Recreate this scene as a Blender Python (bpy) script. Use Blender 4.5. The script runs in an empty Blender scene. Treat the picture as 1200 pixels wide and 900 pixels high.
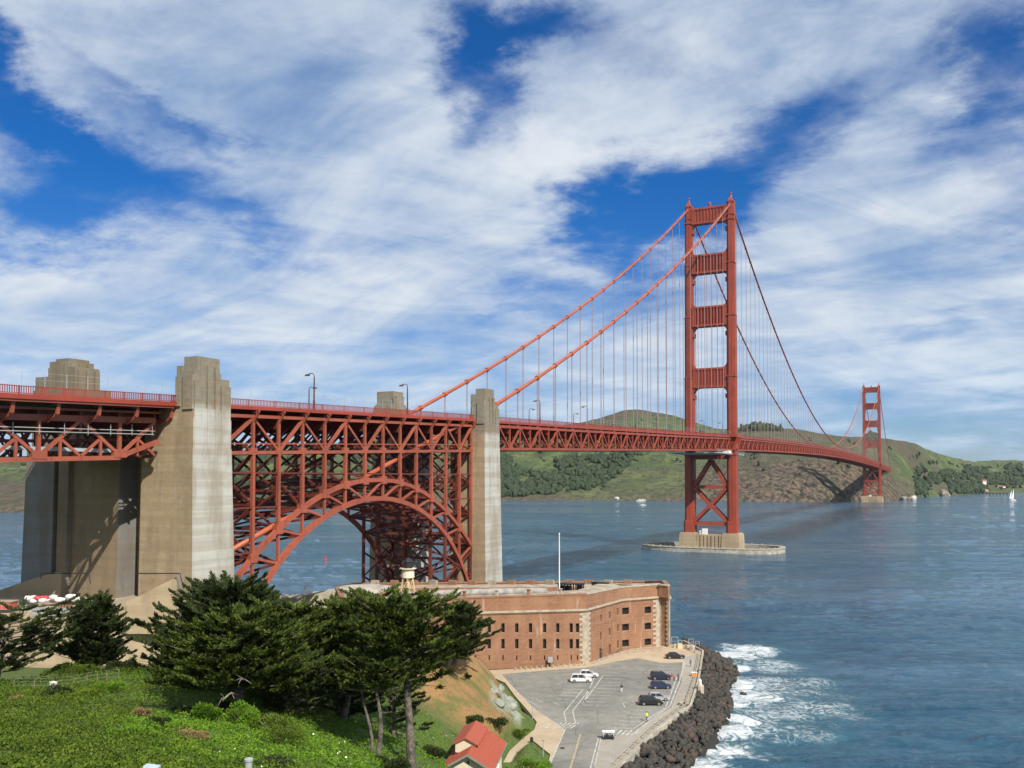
import bpy, math, random
import numpy as np
from mathutils import Vector, Matrix
random.seed(7)
RNG = np.random.default_rng(11)
SC = bpy.context.scene
COL = SC.collection
R = math.radians

# ---------------------------------------------------------------- camera
# world axes: y runs north along the bridge, x east, z up, origin at the south tower
F = 1040.0                      # focal length in pixels of a 1200 pixel wide frame
TH = R(26.4)                    # camera looks this far west of the bridge axis
CAM = Vector((139.7, -571.0, 46.5))
PITCH = R(1.5)
SHY = 560 - 450 - F * math.tan(PITCH)
cd = bpy.data.cameras.new('camera')
cam = bpy.data.objects.new('camera', cd); COL.objects.link(cam)
cam.location = CAM
cam.rotation_euler = (R(90) + PITCH, 0, TH)
cd.sensor_width = 36; cd.lens = 36 * F / 1200
cd.shift_y = SHY / 1200
cd.clip_start = 1; cd.clip_end = 30000
SC.camera = cam
ST_, CT_ = math.sin(TH), math.cos(TH)

def wc(X, D, z=0.0):            # metres right of / ahead of the viewpoint -> world
    return (CAM.x + X * CT_ - D * ST_, CAM.y + X * ST_ + D * CT_, z)
def cw(x, y):                   # world -> metres right / ahead
    dx, dy = x - CAM.x, y - CAM.y
    return dx * CT_ + dy * ST_, -dx * ST_ + dy * CT_
def _ray(px, py):
    a = (px - 600) / F; b = -(py - 450 - SHY) / F
    cp, sp = math.cos(PITCH), math.sin(PITCH)
    return a, cp - b * sp, sp + b * cp
def pd(px, py, D):              # point seen at px,py at distance D
    a, d, u = _ray(px, py); k = D / d
    return wc(a * k, D, CAM.z + u * k)
def gp(px, py, z):              # point seen at px,py lying at height z
    a, d, u = _ray(px, py); k = (z - CAM.z) / u
    return wc(a * k, d * k, z)
def zat(px, py, D): return pd(px, py, D)[2]

# ---------------------------------------------------------------- light
SUN_EAST, SUN_SOUTH, SUN_EL = .82, .57, R(43)
sl = bpy.data.lights.new('sun', 'SUN'); so = bpy.data.objects.new('sun', sl); COL.objects.link(so)
sl.energy = 5.0; sl.angle = R(.5); sl.color = (1, .93, .82)
sdir = Vector((SUN_EAST * math.cos(SUN_EL), -SUN_SOUTH * math.cos(SUN_EL), math.sin(SUN_EL))).normalized()
so.rotation_euler = sdir.to_track_quat('Z', 'Y').to_euler()
SC.view_settings.view_transform = 'Standard'; SC.view_settings.look = 'None'
SC.view_settings.exposure = 0.32; SC.view_settings.gamma = 1
SC.render.engine = 'CYCLES'
SC.cycles.max_bounces = 6; SC.cycles.transparent_max_bounces = 8
SC.cycles.use_denoising = True

# ---------------------------------------------------------------- node helper
class NT:
    def __init__(s, tree): s.t = tree; tree.nodes.clear()
    def n(s, typ, ins=None, **kw):
        nd = s.t.nodes.new(typ)
        for k, v in kw.items(): setattr(nd, k, v)
        for k, v in (ins or {}).items():
            sk = nd.inputs[k]
            if isinstance(v, bpy.types.NodeSocket): s.t.links.new(v, sk)
            else: sk.default_value = v
        return nd
    def m(s, op, a, b=0.0, c=0.0, clamp=False):
        nd = s.t.nodes.new('ShaderNodeMath'); nd.operation = op; nd.use_clamp = clamp
        for i, v in enumerate((a, b, c)):
            if isinstance(v, bpy.types.NodeSocket): s.t.links.new(v, nd.inputs[i])
            else: nd.inputs[i].default_value = v
        return nd.outputs[0]
    def mix(s, f, a, b, blend='MIX'):
        nd = s.t.nodes.new('ShaderNodeMix'); nd.data_type = 'RGBA'; nd.blend_type = blend
        for i, v in ((0, f), (6, a), (7, b)):
            if isinstance(v, bpy.types.NodeSocket): s.t.links.new(v, nd.inputs[i])
            else:
                if i and len(v) == 3: v = (*v, 1)
                nd.inputs[i].default_value = v
        return nd.outputs[2]
    def ramp(s, f, stops, interp='LINEAR'):
        nd = s.t.nodes.new('ShaderNodeValToRGB'); s.t.links.new(f, nd.inputs[0])
        cr = nd.color_ramp; cr.interpolation = interp
        while len(cr.elements) < len(stops): cr.elements.new(.5)
        for e, (p, c) in zip(cr.elements, stops):
            e.position = p; e.color = (*c, 1) if len(c) == 3 else c
        return nd.outputs[0]
    def step(s, f, a, b, lo=0.0, hi=1.0):
        nd = s.t.nodes.new('ShaderNodeMapRange'); nd.interpolation_type = 'SMOOTHSTEP'
        s.t.links.new(f, nd.inputs[0])
        nd.inputs[1].default_value = a; nd.inputs[2].default_value = b
        nd.inputs[3].default_value = lo; nd.inputs[4].default_value = hi
        return nd.outputs[0]
    def noise(s, vec, scale, detail=4, rough=.55, dist=0.0, dim='3D'):
        nd = s.n('ShaderNodeTexNoise', {'Scale': scale, 'Detail': detail, 'Roughness': rough, 'Distortion': dist})
        if vec is not None: s.t.links.new(vec, nd.inputs['Vector'])
        return nd.outputs['Fac']
    def mapv(s, vec, scale=(1, 1, 1), loc=(0, 0, 0), rot=(0, 0, 0)):
        return s.n('ShaderNodeMapping', {'Vector': vec, 'Scale': scale, 'Location': loc, 'Rotation': rot}).outputs[0]

# ---------------------------------------------------------------- world: Nishita sky with a cirrus layer
w = bpy.data.worlds.new('World'); SC.world = w; w.use_nodes = True
N = NT(w.node_tree)
sky = N.n('ShaderNodeTexSky', sky_type='NISHITA', sun_disc=False, sun_elevation=SUN_EL,
          sun_rotation=math.atan2(SUN_EAST, -SUN_SOUTH), altitude=50, air_density=1.0, dust_density=.3, ozone_density=3.0)
tc = N.n('ShaderNodeTexCoord').outputs['Generated']
nrm = N.n('ShaderNodeVectorMath', {0: tc}, operation='NORMALIZE').outputs[0]
sep = N.n('ShaderNodeSeparateXYZ', {0: nrm}).outputs
# azimuth measured from the northern end of the strait, elevation, both in radians
az = N.m('ADD', N.m('ARCTAN2', sep[0], sep[1]), TH)
el = N.m('ARCSINE', sep[2])
den = N.m('ADD', N.m('MAXIMUM', sep[2], 0.0), .22)
pl = N.n('ShaderNodeCombineXYZ', {0: N.m('DIVIDE', sep[0], den), 1: N.m('DIVIDE', sep[1], den), 2: 0.0}).outputs[0]
# warp so that the rims of the gaps fray
wn = N.n('ShaderNodeTexNoise', {'Vector': pl, 'Scale': 2.2, 'Detail': 9.0, 'Roughness': .62})
ws = N.n('ShaderNodeSeparateXYZ', {0: wn.outputs['Color']}).outputs
azw = N.m('ADD', az, N.m('MULTIPLY', N.m('SUBTRACT', ws[0], .5), .42))
elw = N.m('ADD', el, N.m('MULTIPLY', N.m('SUBTRACT', ws[1], .5), .26))
def blob(px, py, rx, ry, rot, amp, soft=.05):
    a0 = math.atan((px - 600) / F); e0 = math.atan((560 - py) / F * math.cos(a0))
    u = N.m('SUBTRACT', azw, a0); v = N.m('SUBTRACT', elw, e0)
    c, s_ = math.cos(R(rot)), math.sin(R(rot))
    p = N.m('DIVIDE', N.m('ADD', N.m('MULTIPLY', u, c), N.m('MULTIPLY', v, s_)), rx / F)
    q = N.m('DIVIDE', N.m('SUBTRACT', N.m('MULTIPLY', v, c), N.m('MULTIPLY', u, s_)), ry / F)
    d = N.m('SQRT', N.m('ADD', N.m('MULTIPLY', p, p), N.m('MULTIPLY', q, q)))
    return N.step(d, 1.65, soft, 0.0, amp * 1.22)
gaps = [(120, 185, 150, 62, -20, 1.0), (25, 245, 85, 36, -5, .85), (15, 80, 70, 30, -30, .7), (205, 115, 90, 14, -24, .4), (585, 48, 52, 70, 15, 1.0), (655, 12, 60, 22, 10, .5),
        (860, 190, 190, 55, 22, 1.0), (740, 235, 90, 50, 20, .55), (1185, 75, 58, 95, 8, .95), (610, 362, 85, 26, 5, .5), (330, 290, 85, 20, 0, .35),
        (1165, 240, 70, 36, 0, .3), (700, 30, 110, 40, -10, .35), (1130, 520, 260, 34, 0, .62), (1050, 385, 90, 20, 5, .3),
        (300, 425, 420, 34, 0, .25), (720, 320, 60, 40, 40, .35)]
g = None
for b in gaps:
    v = blob(*b)
    g = v if g is None else N.m('ADD', g, v)
vB = N.mapv(N.mapv(pl, rot=(0, 0, R(14))), scale=(.38, 1, 1)); vC = N.mapv(N.mapv(pl, rot=(0, 0, R(-41))), scale=(.42, 1, 1))
n1 = N.noise(vB, 2.2, 9, .60, .9)
n2 = N.noise(vB, 9.0, 9, .68, .6)
n4 = N.noise(vC, 3.6, 9, .62, .9)
n3 = N.noise(pl, 2.4, 9, .58, .25)
nn = N.m('ADD', N.m('ADD', N.m('MULTIPLY', n1, .40), N.m('MULTIPLY', n2, .10)), N.m('ADD', N.m('MULTIPLY', n3, .29), N.m('MULTIPLY', n4, .21)))
cov = N.m('SUBTRACT', N.m('ADD', .84, N.m('MULTIPLY', N.m('SUBTRACT', nn, .5), 4.2)), g)
dens = N.step(cov, -.45, 1.25)
bright = N.m('ADD', N.m('ADD', N.m('MULTIPLY', N.step(n1, .36, .64), .35), N.m('MULTIPLY', N.step(n4, .38, .64), .3)), N.m('MULTIPLY', N.step(n3, .34, .66), .35))
ccol = N.mix(bright, (4.3, 6.0, 8.3), (9.4, 9.9, 10.5))
hor = N.step(el, .0, .22)
ccol = N.mix(hor, N.mix(1.0, ccol, (.78, .90, 1.02), 'MULTIPLY'), ccol)
skc = N.mix(1.0, sky.outputs[0], (.10, .62, 1.22), 'MULTIPLY')
skc = N.mix(N.step(el, .0, .35), N.mix(1.0, sky.outputs[0], (.62, .84, 1.18), 'MULTIPLY'), skc)
fin = N.mix(dens, skc, ccol)
bg = N.n('ShaderNodeBackground', {'Color': fin, 'Strength': .068})
N.n('ShaderNodeOutputWorld', {'Surface': bg.outputs[0]})

# ---------------------------------------------------------------- mesh helpers
class MB:
    def __init__(s): s.v = []; s.f = []; s.mi = []; s.cur = 0
    def add(s, vs, fs):
        b = len(s.v); s.v.extend(tuple(p) for p in vs)
        for f in fs: s.f.append(tuple(i + b for i in f)); s.mi.append(s.cur)
        return s
    def box(s, x0, x1, y0, y1, z0, z1):
        return s.add([(x0, y0, z0), (x1, y0, z0), (x1, y1, z0), (x0, y1, z0), (x0, y0, z1), (x1, y0, z1), (x1, y1, z1), (x0, y1, z1)],
                     [(0, 3, 2, 1), (4, 5, 6, 7), (0, 1, 5, 4), (1, 2, 6, 5), (2, 3, 7, 6), (3, 0, 4, 7)])
    def beam(s, a, b, w, h=None, side=None):        # rectangular bar from a to b
        h = h or w
        a = Vector(a); b = Vector(b); d = (b - a)
        if d.length < 1e-6: return s
        d.normalize()
        up = Vector((0, 0, 1)) if abs(d.z) < .95 else Vector((0, 1, 0))
        u = d.cross(up).normalized(); v = u.cross(d).normalized()
        u *= w / 2; v *= h / 2
        vs = [a - u - v, a + u - v, a + u + v, a - u + v, b - u - v, b + u - v, b + u + v, b - u + v]
        return s.add(vs, [(0, 3, 2, 1), (4, 5, 6, 7), (0, 1, 5, 4), (1, 2, 6, 5), (2, 3, 7, 6), (3, 0, 4, 7)])
    def tube(s, pts, rad, n=8, cap=True):
        pts = [Vector(p) for p in pts]; m = len(pts)
        if not hasattr(rad, '__len__'): rad = [rad] * m
        b = len(s.v); pu = None
        for i, p in enumerate(pts):
            d = (pts[min(i + 1, m - 1)] - pts[max(i - 1, 0)]).normalized()
            if pu is None:
                up = Vector((0, 0, 1)) if abs(d.z) < .9 else Vector((1, 0, 0))
                pu = d.cross(up).normalized()
            else: pu = (pu - d * pu.dot(d)).normalized()
            v = d.cross(pu)
            for k in range(n):
                a = 2 * math.pi * k / n
                s.v.append(tuple(p + (pu * math.cos(a) + v * math.sin(a)) * rad[i]))
        for i in range(m - 1):
            for k in range(n):
                k2 = (k + 1) % n
                s.f.append((b + i * n + k, b + i * n + k2, b + (i + 1) * n + k2, b + (i + 1) * n + k)); s.mi.append(s.cur)
        if cap:
            s.f.append(tuple(b + k for k in range(n))[::-1]); s.mi.append(s.cur)
            s.f.append(tuple(b + (m - 1) * n + k for k in range(n))); s.mi.append(s.cur)
        return s
    def prism(s, poly, z0, z1, top=None):           # vertical prism of plan polygon (top polygon optional)
        n = len(poly); top = top or poly
        vs = [(p[0], p[1], z0) for p in poly] + [(p[0], p[1], z1) for p in top]
        return s.add(vs, [tuple(range(n))[::-1], tuple(range(n, 2 * n))] + [(i, (i + 1) % n, (i + 1) % n + n, i + n) for i in range(n)])
    def extr(s, poly3, off):                        # polygon in space extruded along off
        n = len(poly3); o = Vector(off)
        vs = [Vector(p) for p in poly3] + [Vector(p) + o for p in poly3]
        return s.add(vs, [tuple(range(n))[::-1], tuple(range(n, 2 * n))] + [(i, (i + 1) % n, (i + 1) % n + n, i + n) for i in range(n)])
    def lathe(s, prof, c=(0, 0, 0), n=16):
        b = len(s.v); m = len(prof)
        for r, z in prof:
            for k in range(n):
                a = 2 * math.pi * k / n
                s.v.append((c[0] + r * math.cos(a), c[1] + r * math.sin(a), c[2] + z))
        for i in range(m - 1):
            for k in range(n):
                k2 = (k + 1) % n
                s.f.append((b + i * n + k, b + i * n + k2, b + (i + 1) * n + k2, b + (i + 1) * n + k)); s.mi.append(s.cur)
        s.f.append(tuple(b + k for k in range(n))[::-1]); s.mi.append(s.cur)
        s.f.append(tuple(b + (m - 1) * n + k for k in range(n))); s.mi.append(s.cur)
        return s
    def build(s, name, mat, parent=None, smooth=False, loc=None):
        me = bpy.data.meshes.new(name)
        vs = s.v
        if parent is not None and loc is None:
            iv = parent.matrix_world.inverted() if False else None
        me.from_pydata(vs, [], s.f)
        for mm in (mat if isinstance(mat, (list, tuple)) else [mat]): me.materials.append(mm)
        if any(s.mi): me.polygons.foreach_set('material_index', s.mi)
        if smooth: me.polygons.foreach_set('use_smooth', [True] * len(me.polygons))
        me.update()
        o = bpy.data.objects.new(name, me); COL.objects.link(o)
        if parent: o.parent = parent
        if loc: o.location = loc
        return o

def npmesh(name, V, Fq, mat, parent=None, col=None, smooth=False):     # fast mesh: V (n,3), Fq (m,k)
    me = bpy.data.meshes.new(name)
    V = np.asarray(V, np.float32); Fq = np.asarray(Fq, np.int32)
    m, k = Fq.shape
    me.vertices.add(len(V)); me.vertices.foreach_set('co', V.ravel())
    me.loops.add(m * k); me.loops.foreach_set('vertex_index', Fq.ravel())
    me.polygons.add(m); me.polygons.foreach_set('loop_start', np.arange(0, m * k, k, dtype=np.int32))
    me.polygons.foreach_set('loop_total', np.full(m, k, np.int32))
    if smooth: me.polygons.foreach_set('use_smooth', np.ones(m, bool))
    me.update(calc_edges=True)
    if col is not None:
        at = me.color_attributes.new('tint', 'FLOAT_COLOR', 'POINT')
        c = np.ones((len(V), 4), np.float32); c[:, :3] = col if col.ndim == 2 else col[:, None]
        at.data.foreach_set('color', c.ravel())
    me.materials.append(mat)
    o = bpy.data.objects.new(name, me); COL.objects.link(o)
    if parent: o.parent = parent
    return o

def tag(o, label, cat, group=None):
    o['label'] = label; o['category'] = cat
    if group: o['group'] = group
    return o
def thing(name, label, cat, loc=(0, 0, 0), rz=0, group=None):
    o = bpy.data.objects.new(name, None); COL.objects.link(o)
    o.location = loc; o.rotation_euler = (0, 0, rz); o.empty_display_size = .5
    return tag(o, label, cat, group)
def sub(name, parent, loc=(0, 0, 0), rz=0):
    o = bpy.data.objects.new(name, None); COL.objects.link(o); o.parent = parent; o.location = loc; o.rotation_euler = (0, 0, rz)
    return o
def struct(o, kind='structure'): o['kind'] = kind; return o

def fbm(x, y, seed=0, octv=5, scale=1.0, rough=.5):     # value noise in numpy
    x = np.asarray(x, float) * scale; y = np.asarray(y, float) * scale
    tot = np.zeros_like(x); amp = 1.0; s = 0.0
    for o in range(octv):
        xi = np.floor(x).astype(np.int64); yi = np.floor(y).astype(np.int64)
        fx = x - xi; fy = y - yi; fx = fx * fx * (3 - 2 * fx); fy = fy * fy * (3 - 2 * fy)
        def h(a, b):
            n = (a * 374761393 + b * 668265263 + (seed + o * 31) * 974634777) & 0x7fffffff
            n = ((n ^ (n >> 13)) * 1274126177) & 0x7fffffff
            return ((n ^ (n >> 16)) & 0xffff) / 65535.0
        v = (h(xi, yi) * (1 - fx) + h(xi + 1, yi) * fx) * (1 - fy) + (h(xi, yi + 1) * (1 - fx) + h(xi + 1, yi + 1) * fx) * fy
        tot += amp * v; s += amp; amp *= rough; x = x * 2.03 + 17.1; y = y * 2.03 + 5.7
    return tot / s

# ---------------------------------------------------------------- materials
def newmat(name):
    m = bpy.data.materials.new(name); m.use_nodes = True
    return m, NT(m.node_tree)
def finish(n, color, rough=.7, bump=None, bstr=.3, bdist=.1, **kw):
    ins = {'Base Color': color if isinstance(color, bpy.types.NodeSocket) else (*color, 1), 'Roughness': rough}
    ins.update(kw)
    if bump is not None:
        ins['Normal'] = n.n('ShaderNodeBump', {'Height': bump, 'Strength': bstr, 'Distance': bdist}).outputs[0]
    b = n.n('ShaderNodeBsdfPrincipled', ins)
    n.n('ShaderNodeOutputMaterial', {'Surface': b.outputs[0]})
    return b
def flat(name, c, rough=.6, metal=0.0, var=.12, scale=3.0, **kw):
    m, n = newmat(name)
    p = n.n('ShaderNodeNewGeometry').outputs['Position']
    f = n.noise(p, scale, 4)
    c1 = tuple(v * (1 - var) for v in c); c2 = tuple(min(1, v * (1 + var)) for v in c)
    finish(n, n.mix(n.step(f, .3, .7), c1, c2), rough, Metallic=metal, **kw)
    return m
def paint(name, c, dirt=.35):
    m, n = newmat(name)
    p = n.n('ShaderNodeNewGeometry').outputs['Position']
    f = n.noise(n.mapv(p, (1, 1, .18)), .9, 5, .65)
    f2 = n.noise(p, .12, 3)
    base = n.mix(n.step(f2, .3, .7), tuple(v * .86 for v in c), tuple(v * 1.12 for v in c))
    d = n.mix(n.m('MULTIPLY', n.step(f, .50, .74), dirt), base, (.09, .040, .026))
    ps = n.n('ShaderNodeSeparateXYZ', {0: p}).outputs
    seam = n.step(n.m('ABSOLUTE', n.m('SUBTRACT', n.m('FRACT', n.m('DIVIDE', ps[2], 3.4)), .5)), .465, .495)
    d = n.mix(n.m('MULTIPLY', seam, .35), d, (.10, .03, .02))
    d = n.mix(n.m('MULTIPLY', n.step(n.noise(p, .35, 6, .7), .56, .7), .35), d, tuple(min(1, v * 1.35 + .008) for v in c))
    finish(n, d, .5, f, .15, .05)
    return m
M = {}
M['red'] = paint('international_orange', (.295, .054, .028))
M['arch'] = paint('faded_orange', (.31, .080, .045), .55)
M['brace'] = paint('shaded_old_orange', (.13, .028, .018), .5)  # old orange paint, darkened to hold the shade inside the spans
M['rail'] = paint('rail_orange', (.30, .048, .026), .2)
M['cable'] = paint('cable_orange', (.38, .092, .042), .2)
M['rope'] = flat('suspender_rope', (.30, .20, .19), .6)
M['lamp'] = flat('lamp_brown', (.10, .05, .035), .5)
M['steel'] = flat('dull_grey_steel', (.32, .33, .33), .5)
M['dark'] = flat('dark_opening', (.012, .011, .010), .5)
M['black'] = flat('black_metal', (.02, .02, .022), .4)
M['white'] = flat('white_paint', (.75, .75, .73), .5, var=.06)
M['netting'] = flat('net_grey', (.35, .40, .42), .6)

def concrete(name, east, south, top, axis=True, west=None):
    m, n = newmat(name)
    g_ = n.n('ShaderNodeNewGeometry'); p = g_.outputs['Position']
    ns = n.n('ShaderNodeSeparateXYZ', {0: g_.outputs['Normal']}).outputs
    ps = n.n('ShaderNodeSeparateXYZ', {0: p}).outputs
    big = n.noise(n.mapv(p, (1, 1, .25)), .22, 5, .6)
    fine = n.noise(n.mapv(p, (.5, .5, .8)), 1.1, 7, .72)
    streak = n.noise(n.mapv(p, (1, 1, .06)), .5, 5, .65)
    band = n.noise(n.mapv(p, (.04, .04, 1.0)), .55, 3, .6)
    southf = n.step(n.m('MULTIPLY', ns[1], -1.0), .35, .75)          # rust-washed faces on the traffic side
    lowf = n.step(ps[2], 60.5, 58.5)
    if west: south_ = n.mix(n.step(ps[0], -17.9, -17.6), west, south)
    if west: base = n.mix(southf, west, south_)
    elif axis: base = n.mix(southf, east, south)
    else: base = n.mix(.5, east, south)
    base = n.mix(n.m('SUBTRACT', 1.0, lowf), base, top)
    base = n.mix(n.m('MULTIPLY', n.step(big, .42, .62), .5), base, tuple(v * .55 for v in south))
    base = n.mix(n.m('MULTIPLY', n.step(streak, .56, .72), .32), base, tuple(v * .42 for v in top))
    base = n.mix(n.m('MULTIPLY', n.step(fine, .35, .75), .2), base, tuple(min(1, v * 1.25) for v in east))
    base = n.mix(n.m('MULTIPLY', n.step(band, .42, .58), .32), base, tuple(v * .62 for v in south))
    # formwork lifts every 1.6 m
    zf = n.m('FRACT', n.m('DIVIDE', n.m('ADD', ps[2], n.m('MULTIPLY', n.noise(p, .5), .15)), 1.7))
    line = n.m('MULTIPLY', n.step(n.m('ABSOLUTE', n.m('SUBTRACT', zf, .5)), .46, .5), .13)
    base = n.mix(line, base, tuple(v * .4 for v in south))
    finish(n, base, .9, n.m('SUBTRACT', fine, line), .35, .15)
    return m
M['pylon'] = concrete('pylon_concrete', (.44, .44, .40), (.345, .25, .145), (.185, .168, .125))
M['pylonw'] = concrete('shaded_pylon_concrete', (.085, .08, .07), (.25, .185, .11), (.20, .175, .125), west=(.20, .205, .20))  # grey and ochre concrete with the deck's shade put into its colours
M['wall'] = concrete('anchorage_concrete', (.42, .36, .27), (.40, .31, .20), (.3, .25, .18))
M['pier'] = concrete('pier_concrete', (.42, .33, .21), (.40, .30, .19), (.3, .25, .18))
M['fender'] = flat('fender_concrete', (.36, .33, .27), .9, scale=.5, var=.25)
M['asphaltdeck'] = flat('deck_asphalt', (.06, .06, .06), .9)

# brick
def brickmat(name):
    m, n = newmat(name)
    p = n.n('ShaderNodeNewGeometry').outputs['Position']
    br = n.n('ShaderNodeTexBrick', {'Vector': n.mapv(p, rot=(R(90), 0, R(26))), 'Scale': 1.0, 'Mortar Size': .02, 'Brick Width': .6, 'Row Height': .2,
                                     'Color1': (.28, .125, .056, 1), 'Color2': (.185, .077, .036, 1), 'Mortar': (.32, .21, .15, 1)})
    big = n.noise(n.mapv(p, (1, 1, .5)), .25, 5, .65)
    med = n.noise(n.mapv(p, (1, 1, .25)), 1.4, 5, .7)
    ps = n.n('ShaderNodeSeparateXYZ', {0: p}).outputs
    crs = n.m('MULTIPLY', n.step(n.noise(n.mapv(p, (.05, .05, 1)), 1.6, 4, .7), .5, .68), .4)
    c0 = n.mix(crs, br.outputs['Color'], (.17, .075, .045))
    c = n.mix(n.m('MULTIPLY', n.step(big, .42, .68), .55), c0, (.33, .19, .105))
    c = n.mix(n.m('MULTIPLY', n.step(med, .52, .75), .5), c, (.15, .075, .05))
    c = n.mix(n.m('MULTIPLY', n.step(n.noise(n.mapv(p, (1, 1, .12)), .9, 4), .60, .74), .5), c, (.55, .42, .34))
    finish(n, c, .9, med, .3, .1)
    return m
M['brick'] = brickmat('old_red_brick')
M['granite'] = flat('pale_granite', (.38, .33, .25), .85, scale=1.2, var=.2)
M['roofdeck'] = flat('fort_roof', (.33, .28, .215), .9, scale=.35, var=.3)
M['sandroof'] = flat('sand_roof', (.42, .385, .33), .9, scale=.5, var=.25)

def ground(name, cols, scale=.4, rough=.92, detail=8, bstr=.3, coarse=.05):
    m, n = newmat(name)
    p = n.n('ShaderNodeNewGeometry').outputs['Position']
    a = n.noise(p, scale, detail, .65); b = n.noise(p, coarse, 4, .6)
    c = n.ramp(n.m('ADD', n.m('MULTIPLY', a, .5), n.m('MULTIPLY', b, .5)), [(.32 + .36 * i / (len(cols) - 1), q) for i, q in enumerate(cols)])
    finish(n, c, rough, n.noise(p, scale * 5, 5, .7), bstr, .2)
    return m
M['asphalt'] = ground('lot_asphalt', [(.14, .137, .12), (.19, .182, .16), (.255, .24, .205)], .5, .9, bstr=.05, coarse=.08)
_m, n = newmat('lot_asphalt_worn')
p = n.n('ShaderNodeNewGeometry').outputs['Position']
a = n.noise(p, .5, 8, .65); b_ = n.noise(p, .07, 4, .6)
c = n.ramp(n.m('ADD', n.m('MULTIPLY', a, .45), n.m('MULTIPLY', b_, .55)), [(.34, (.14, .137, .122)), (.5, (.195, .188, .165)), (.66, (.28, .262, .225))])
cr = n.n('ShaderNodeTexVoronoi', {'Vector': n.n('ShaderNodeVectorMath', {0: p, 1: n.n('ShaderNodeTexNoise', {'Vector': p, 'Scale': .4}).outputs['Color']}, operation='ADD').outputs[0], 'Scale': .12}, feature='DISTANCE_TO_EDGE').outputs['Distance']
c = n.mix(n.m('MULTIPLY', n.step(cr, .012, .002), .6), c, (.05, .05, .046))
c = n.mix(n.m('MULTIPLY', n.step(n.noise(p, .9, 3, .5), .64, .74), .5), c, (.07, .068, .06))
c = n.mix(n.m('MULTIPLY', n.step(n.noise(n.mapv(p, rot=(0, 0, R(20))), .2, 5, .7), .55, .66), .4), c, (.30, .29, .27))
finish(n, c, .9)
M['asphalt'] = _m
M['apron'] = ground('sandy_apron', [(.33, .255, .165), (.41, .32, .215), (.47, .39, .28)], .3, .95, bstr=.05)
M['walk'] = ground('seawall_walk', [(.24, .22, .185), (.31, .285, .24), (.38, .35, .29)], .6, .9, bstr=.05)
def worn(name, c):
    m, n = newmat(name)
    p = n.n('ShaderNodeNewGeometry').outputs['Position']
    f = n.noise(p, 2.0, 6, .75)
    finish(n, n.mix(n.step(f, .40, .62), (.25, .24, .215), c), .8)
    return m
M['line'] = worn('worn_white_line', (.64, .63, .58))
M['yline'] = worn('worn_yellow_line', (.50, .36, .16))

# ================================================================ THE BRIDGE
_zs = [-640, -486, -449, -405, -344, -241, -117, 0, 120, 245, 413, 640, 867, 1035, 1160, 1280, 1400, 1640, 1700]
_zz = [58.0, 60.4, 61.7, 63.1, 65.0, 67.7, 71.0, 74.4, 76.9, 79.0, 81.3, 82.4, 81.3, 79.6, 78.2, 76.6, 74.5, 70.0, 69.0]
def ZR(s): return float(np.interp(s, _zs, _zz))       # top of the roadway railing
HW = 13.7
PAN = 7.62

# ---------------- south and north suspended structure, one thing
bridge = thing('suspension_bridge', 'long international orange suspension bridge carried by two tall towers over the strait', 'bridge', (0, 0, 0))

def truss_pts(s0, s1, n): return [s0 + (s1 - s0) * i / n for i in range(n + 1)]
def side_truss(mb, x, ss, top=-3.0, bot=-10.0, wt=.85, dx=0.0):
    for i, s in enumerate(ss):
        zr = ZR(s)
        mb.beam((x, s, zr + top), (x, s, zr + bot), .42, .55)
        if i < len(ss) - 1:
            t = ss[i + 1]; zt = ZR(t)
            mb.beam((x, s, zr + top), (x, t, zt + top), .7, wt)
            mb.beam((x, s, zr + bot), (x, t, zt + bot), .7, wt)
            if i % 2 == 0: mb.beam((x, s, zr + bot), (x, t, zt + top), .45, .6)
            else: mb.beam((x, s, zr + top), (x, t, zt + bot), .45, .6)
            k = bot if i % 2 == 0 else top
            mb.beam((x, s - .9, zr + k + (.35 if k == bot else -.35)), (x, s + .9, zr + k + (.35 if k == bot else -.35)), .74, 1.1)
def cross_frames(mb, ss, top=-3.0, bot=-10.0, hw=HW, lat=True):
    for i, s in enumerate(ss):
        zr = ZR(s)
        mb.beam((-hw, s, zr + top - .5), (hw, s, zr + top - .5), .5, 2.9)
        mb.beam((-hw, s, zr + bot), (hw, s, zr + bot), .4, .6)
        mb.beam((-hw, s, zr + bot), (-hw / 2, s, zr + top), .35, .4); mb.beam((-hw / 2, s, zr + top), (0, s, zr + bot), .35, .4)
        mb.beam((hw, s, zr + bot), (hw / 2, s, zr + top), .35, .4); mb.beam((hw / 2, s, zr + top), (0, s, zr + bot), .35, .4)
        if lat and i < len(ss) - 1:
            t = ss[i + 1]; zt = ZR(t)
            mb.beam((-hw, s, zr + bot - .1), (hw, t, zt + bot - .1), .35, .4) if i % 2 else mb.beam((hw, s, zr + bot - .1), (-hw, t, zt + bot - .1), .35, .4)
def road_slab(mb, ss, hw=13.2):
    for s, t in zip(ss[:-1], ss[1:]):
        a, b = ZR(s), ZR(t)
        vs = []
        for q, z in ((s, a), (t, b)):
            vs += [(-hw, q, z - 1.75), (hw, q, z - 1.75), (hw, q, z - 1.35), (-hw, q, z - 1.35)]
        mb.add(vs, [(0, 1, 2, 3), (7, 6, 5, 4), (0, 4, 5, 1), (1, 5, 6, 2), (2, 6, 7, 3), (3, 7, 4, 0)])
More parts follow.
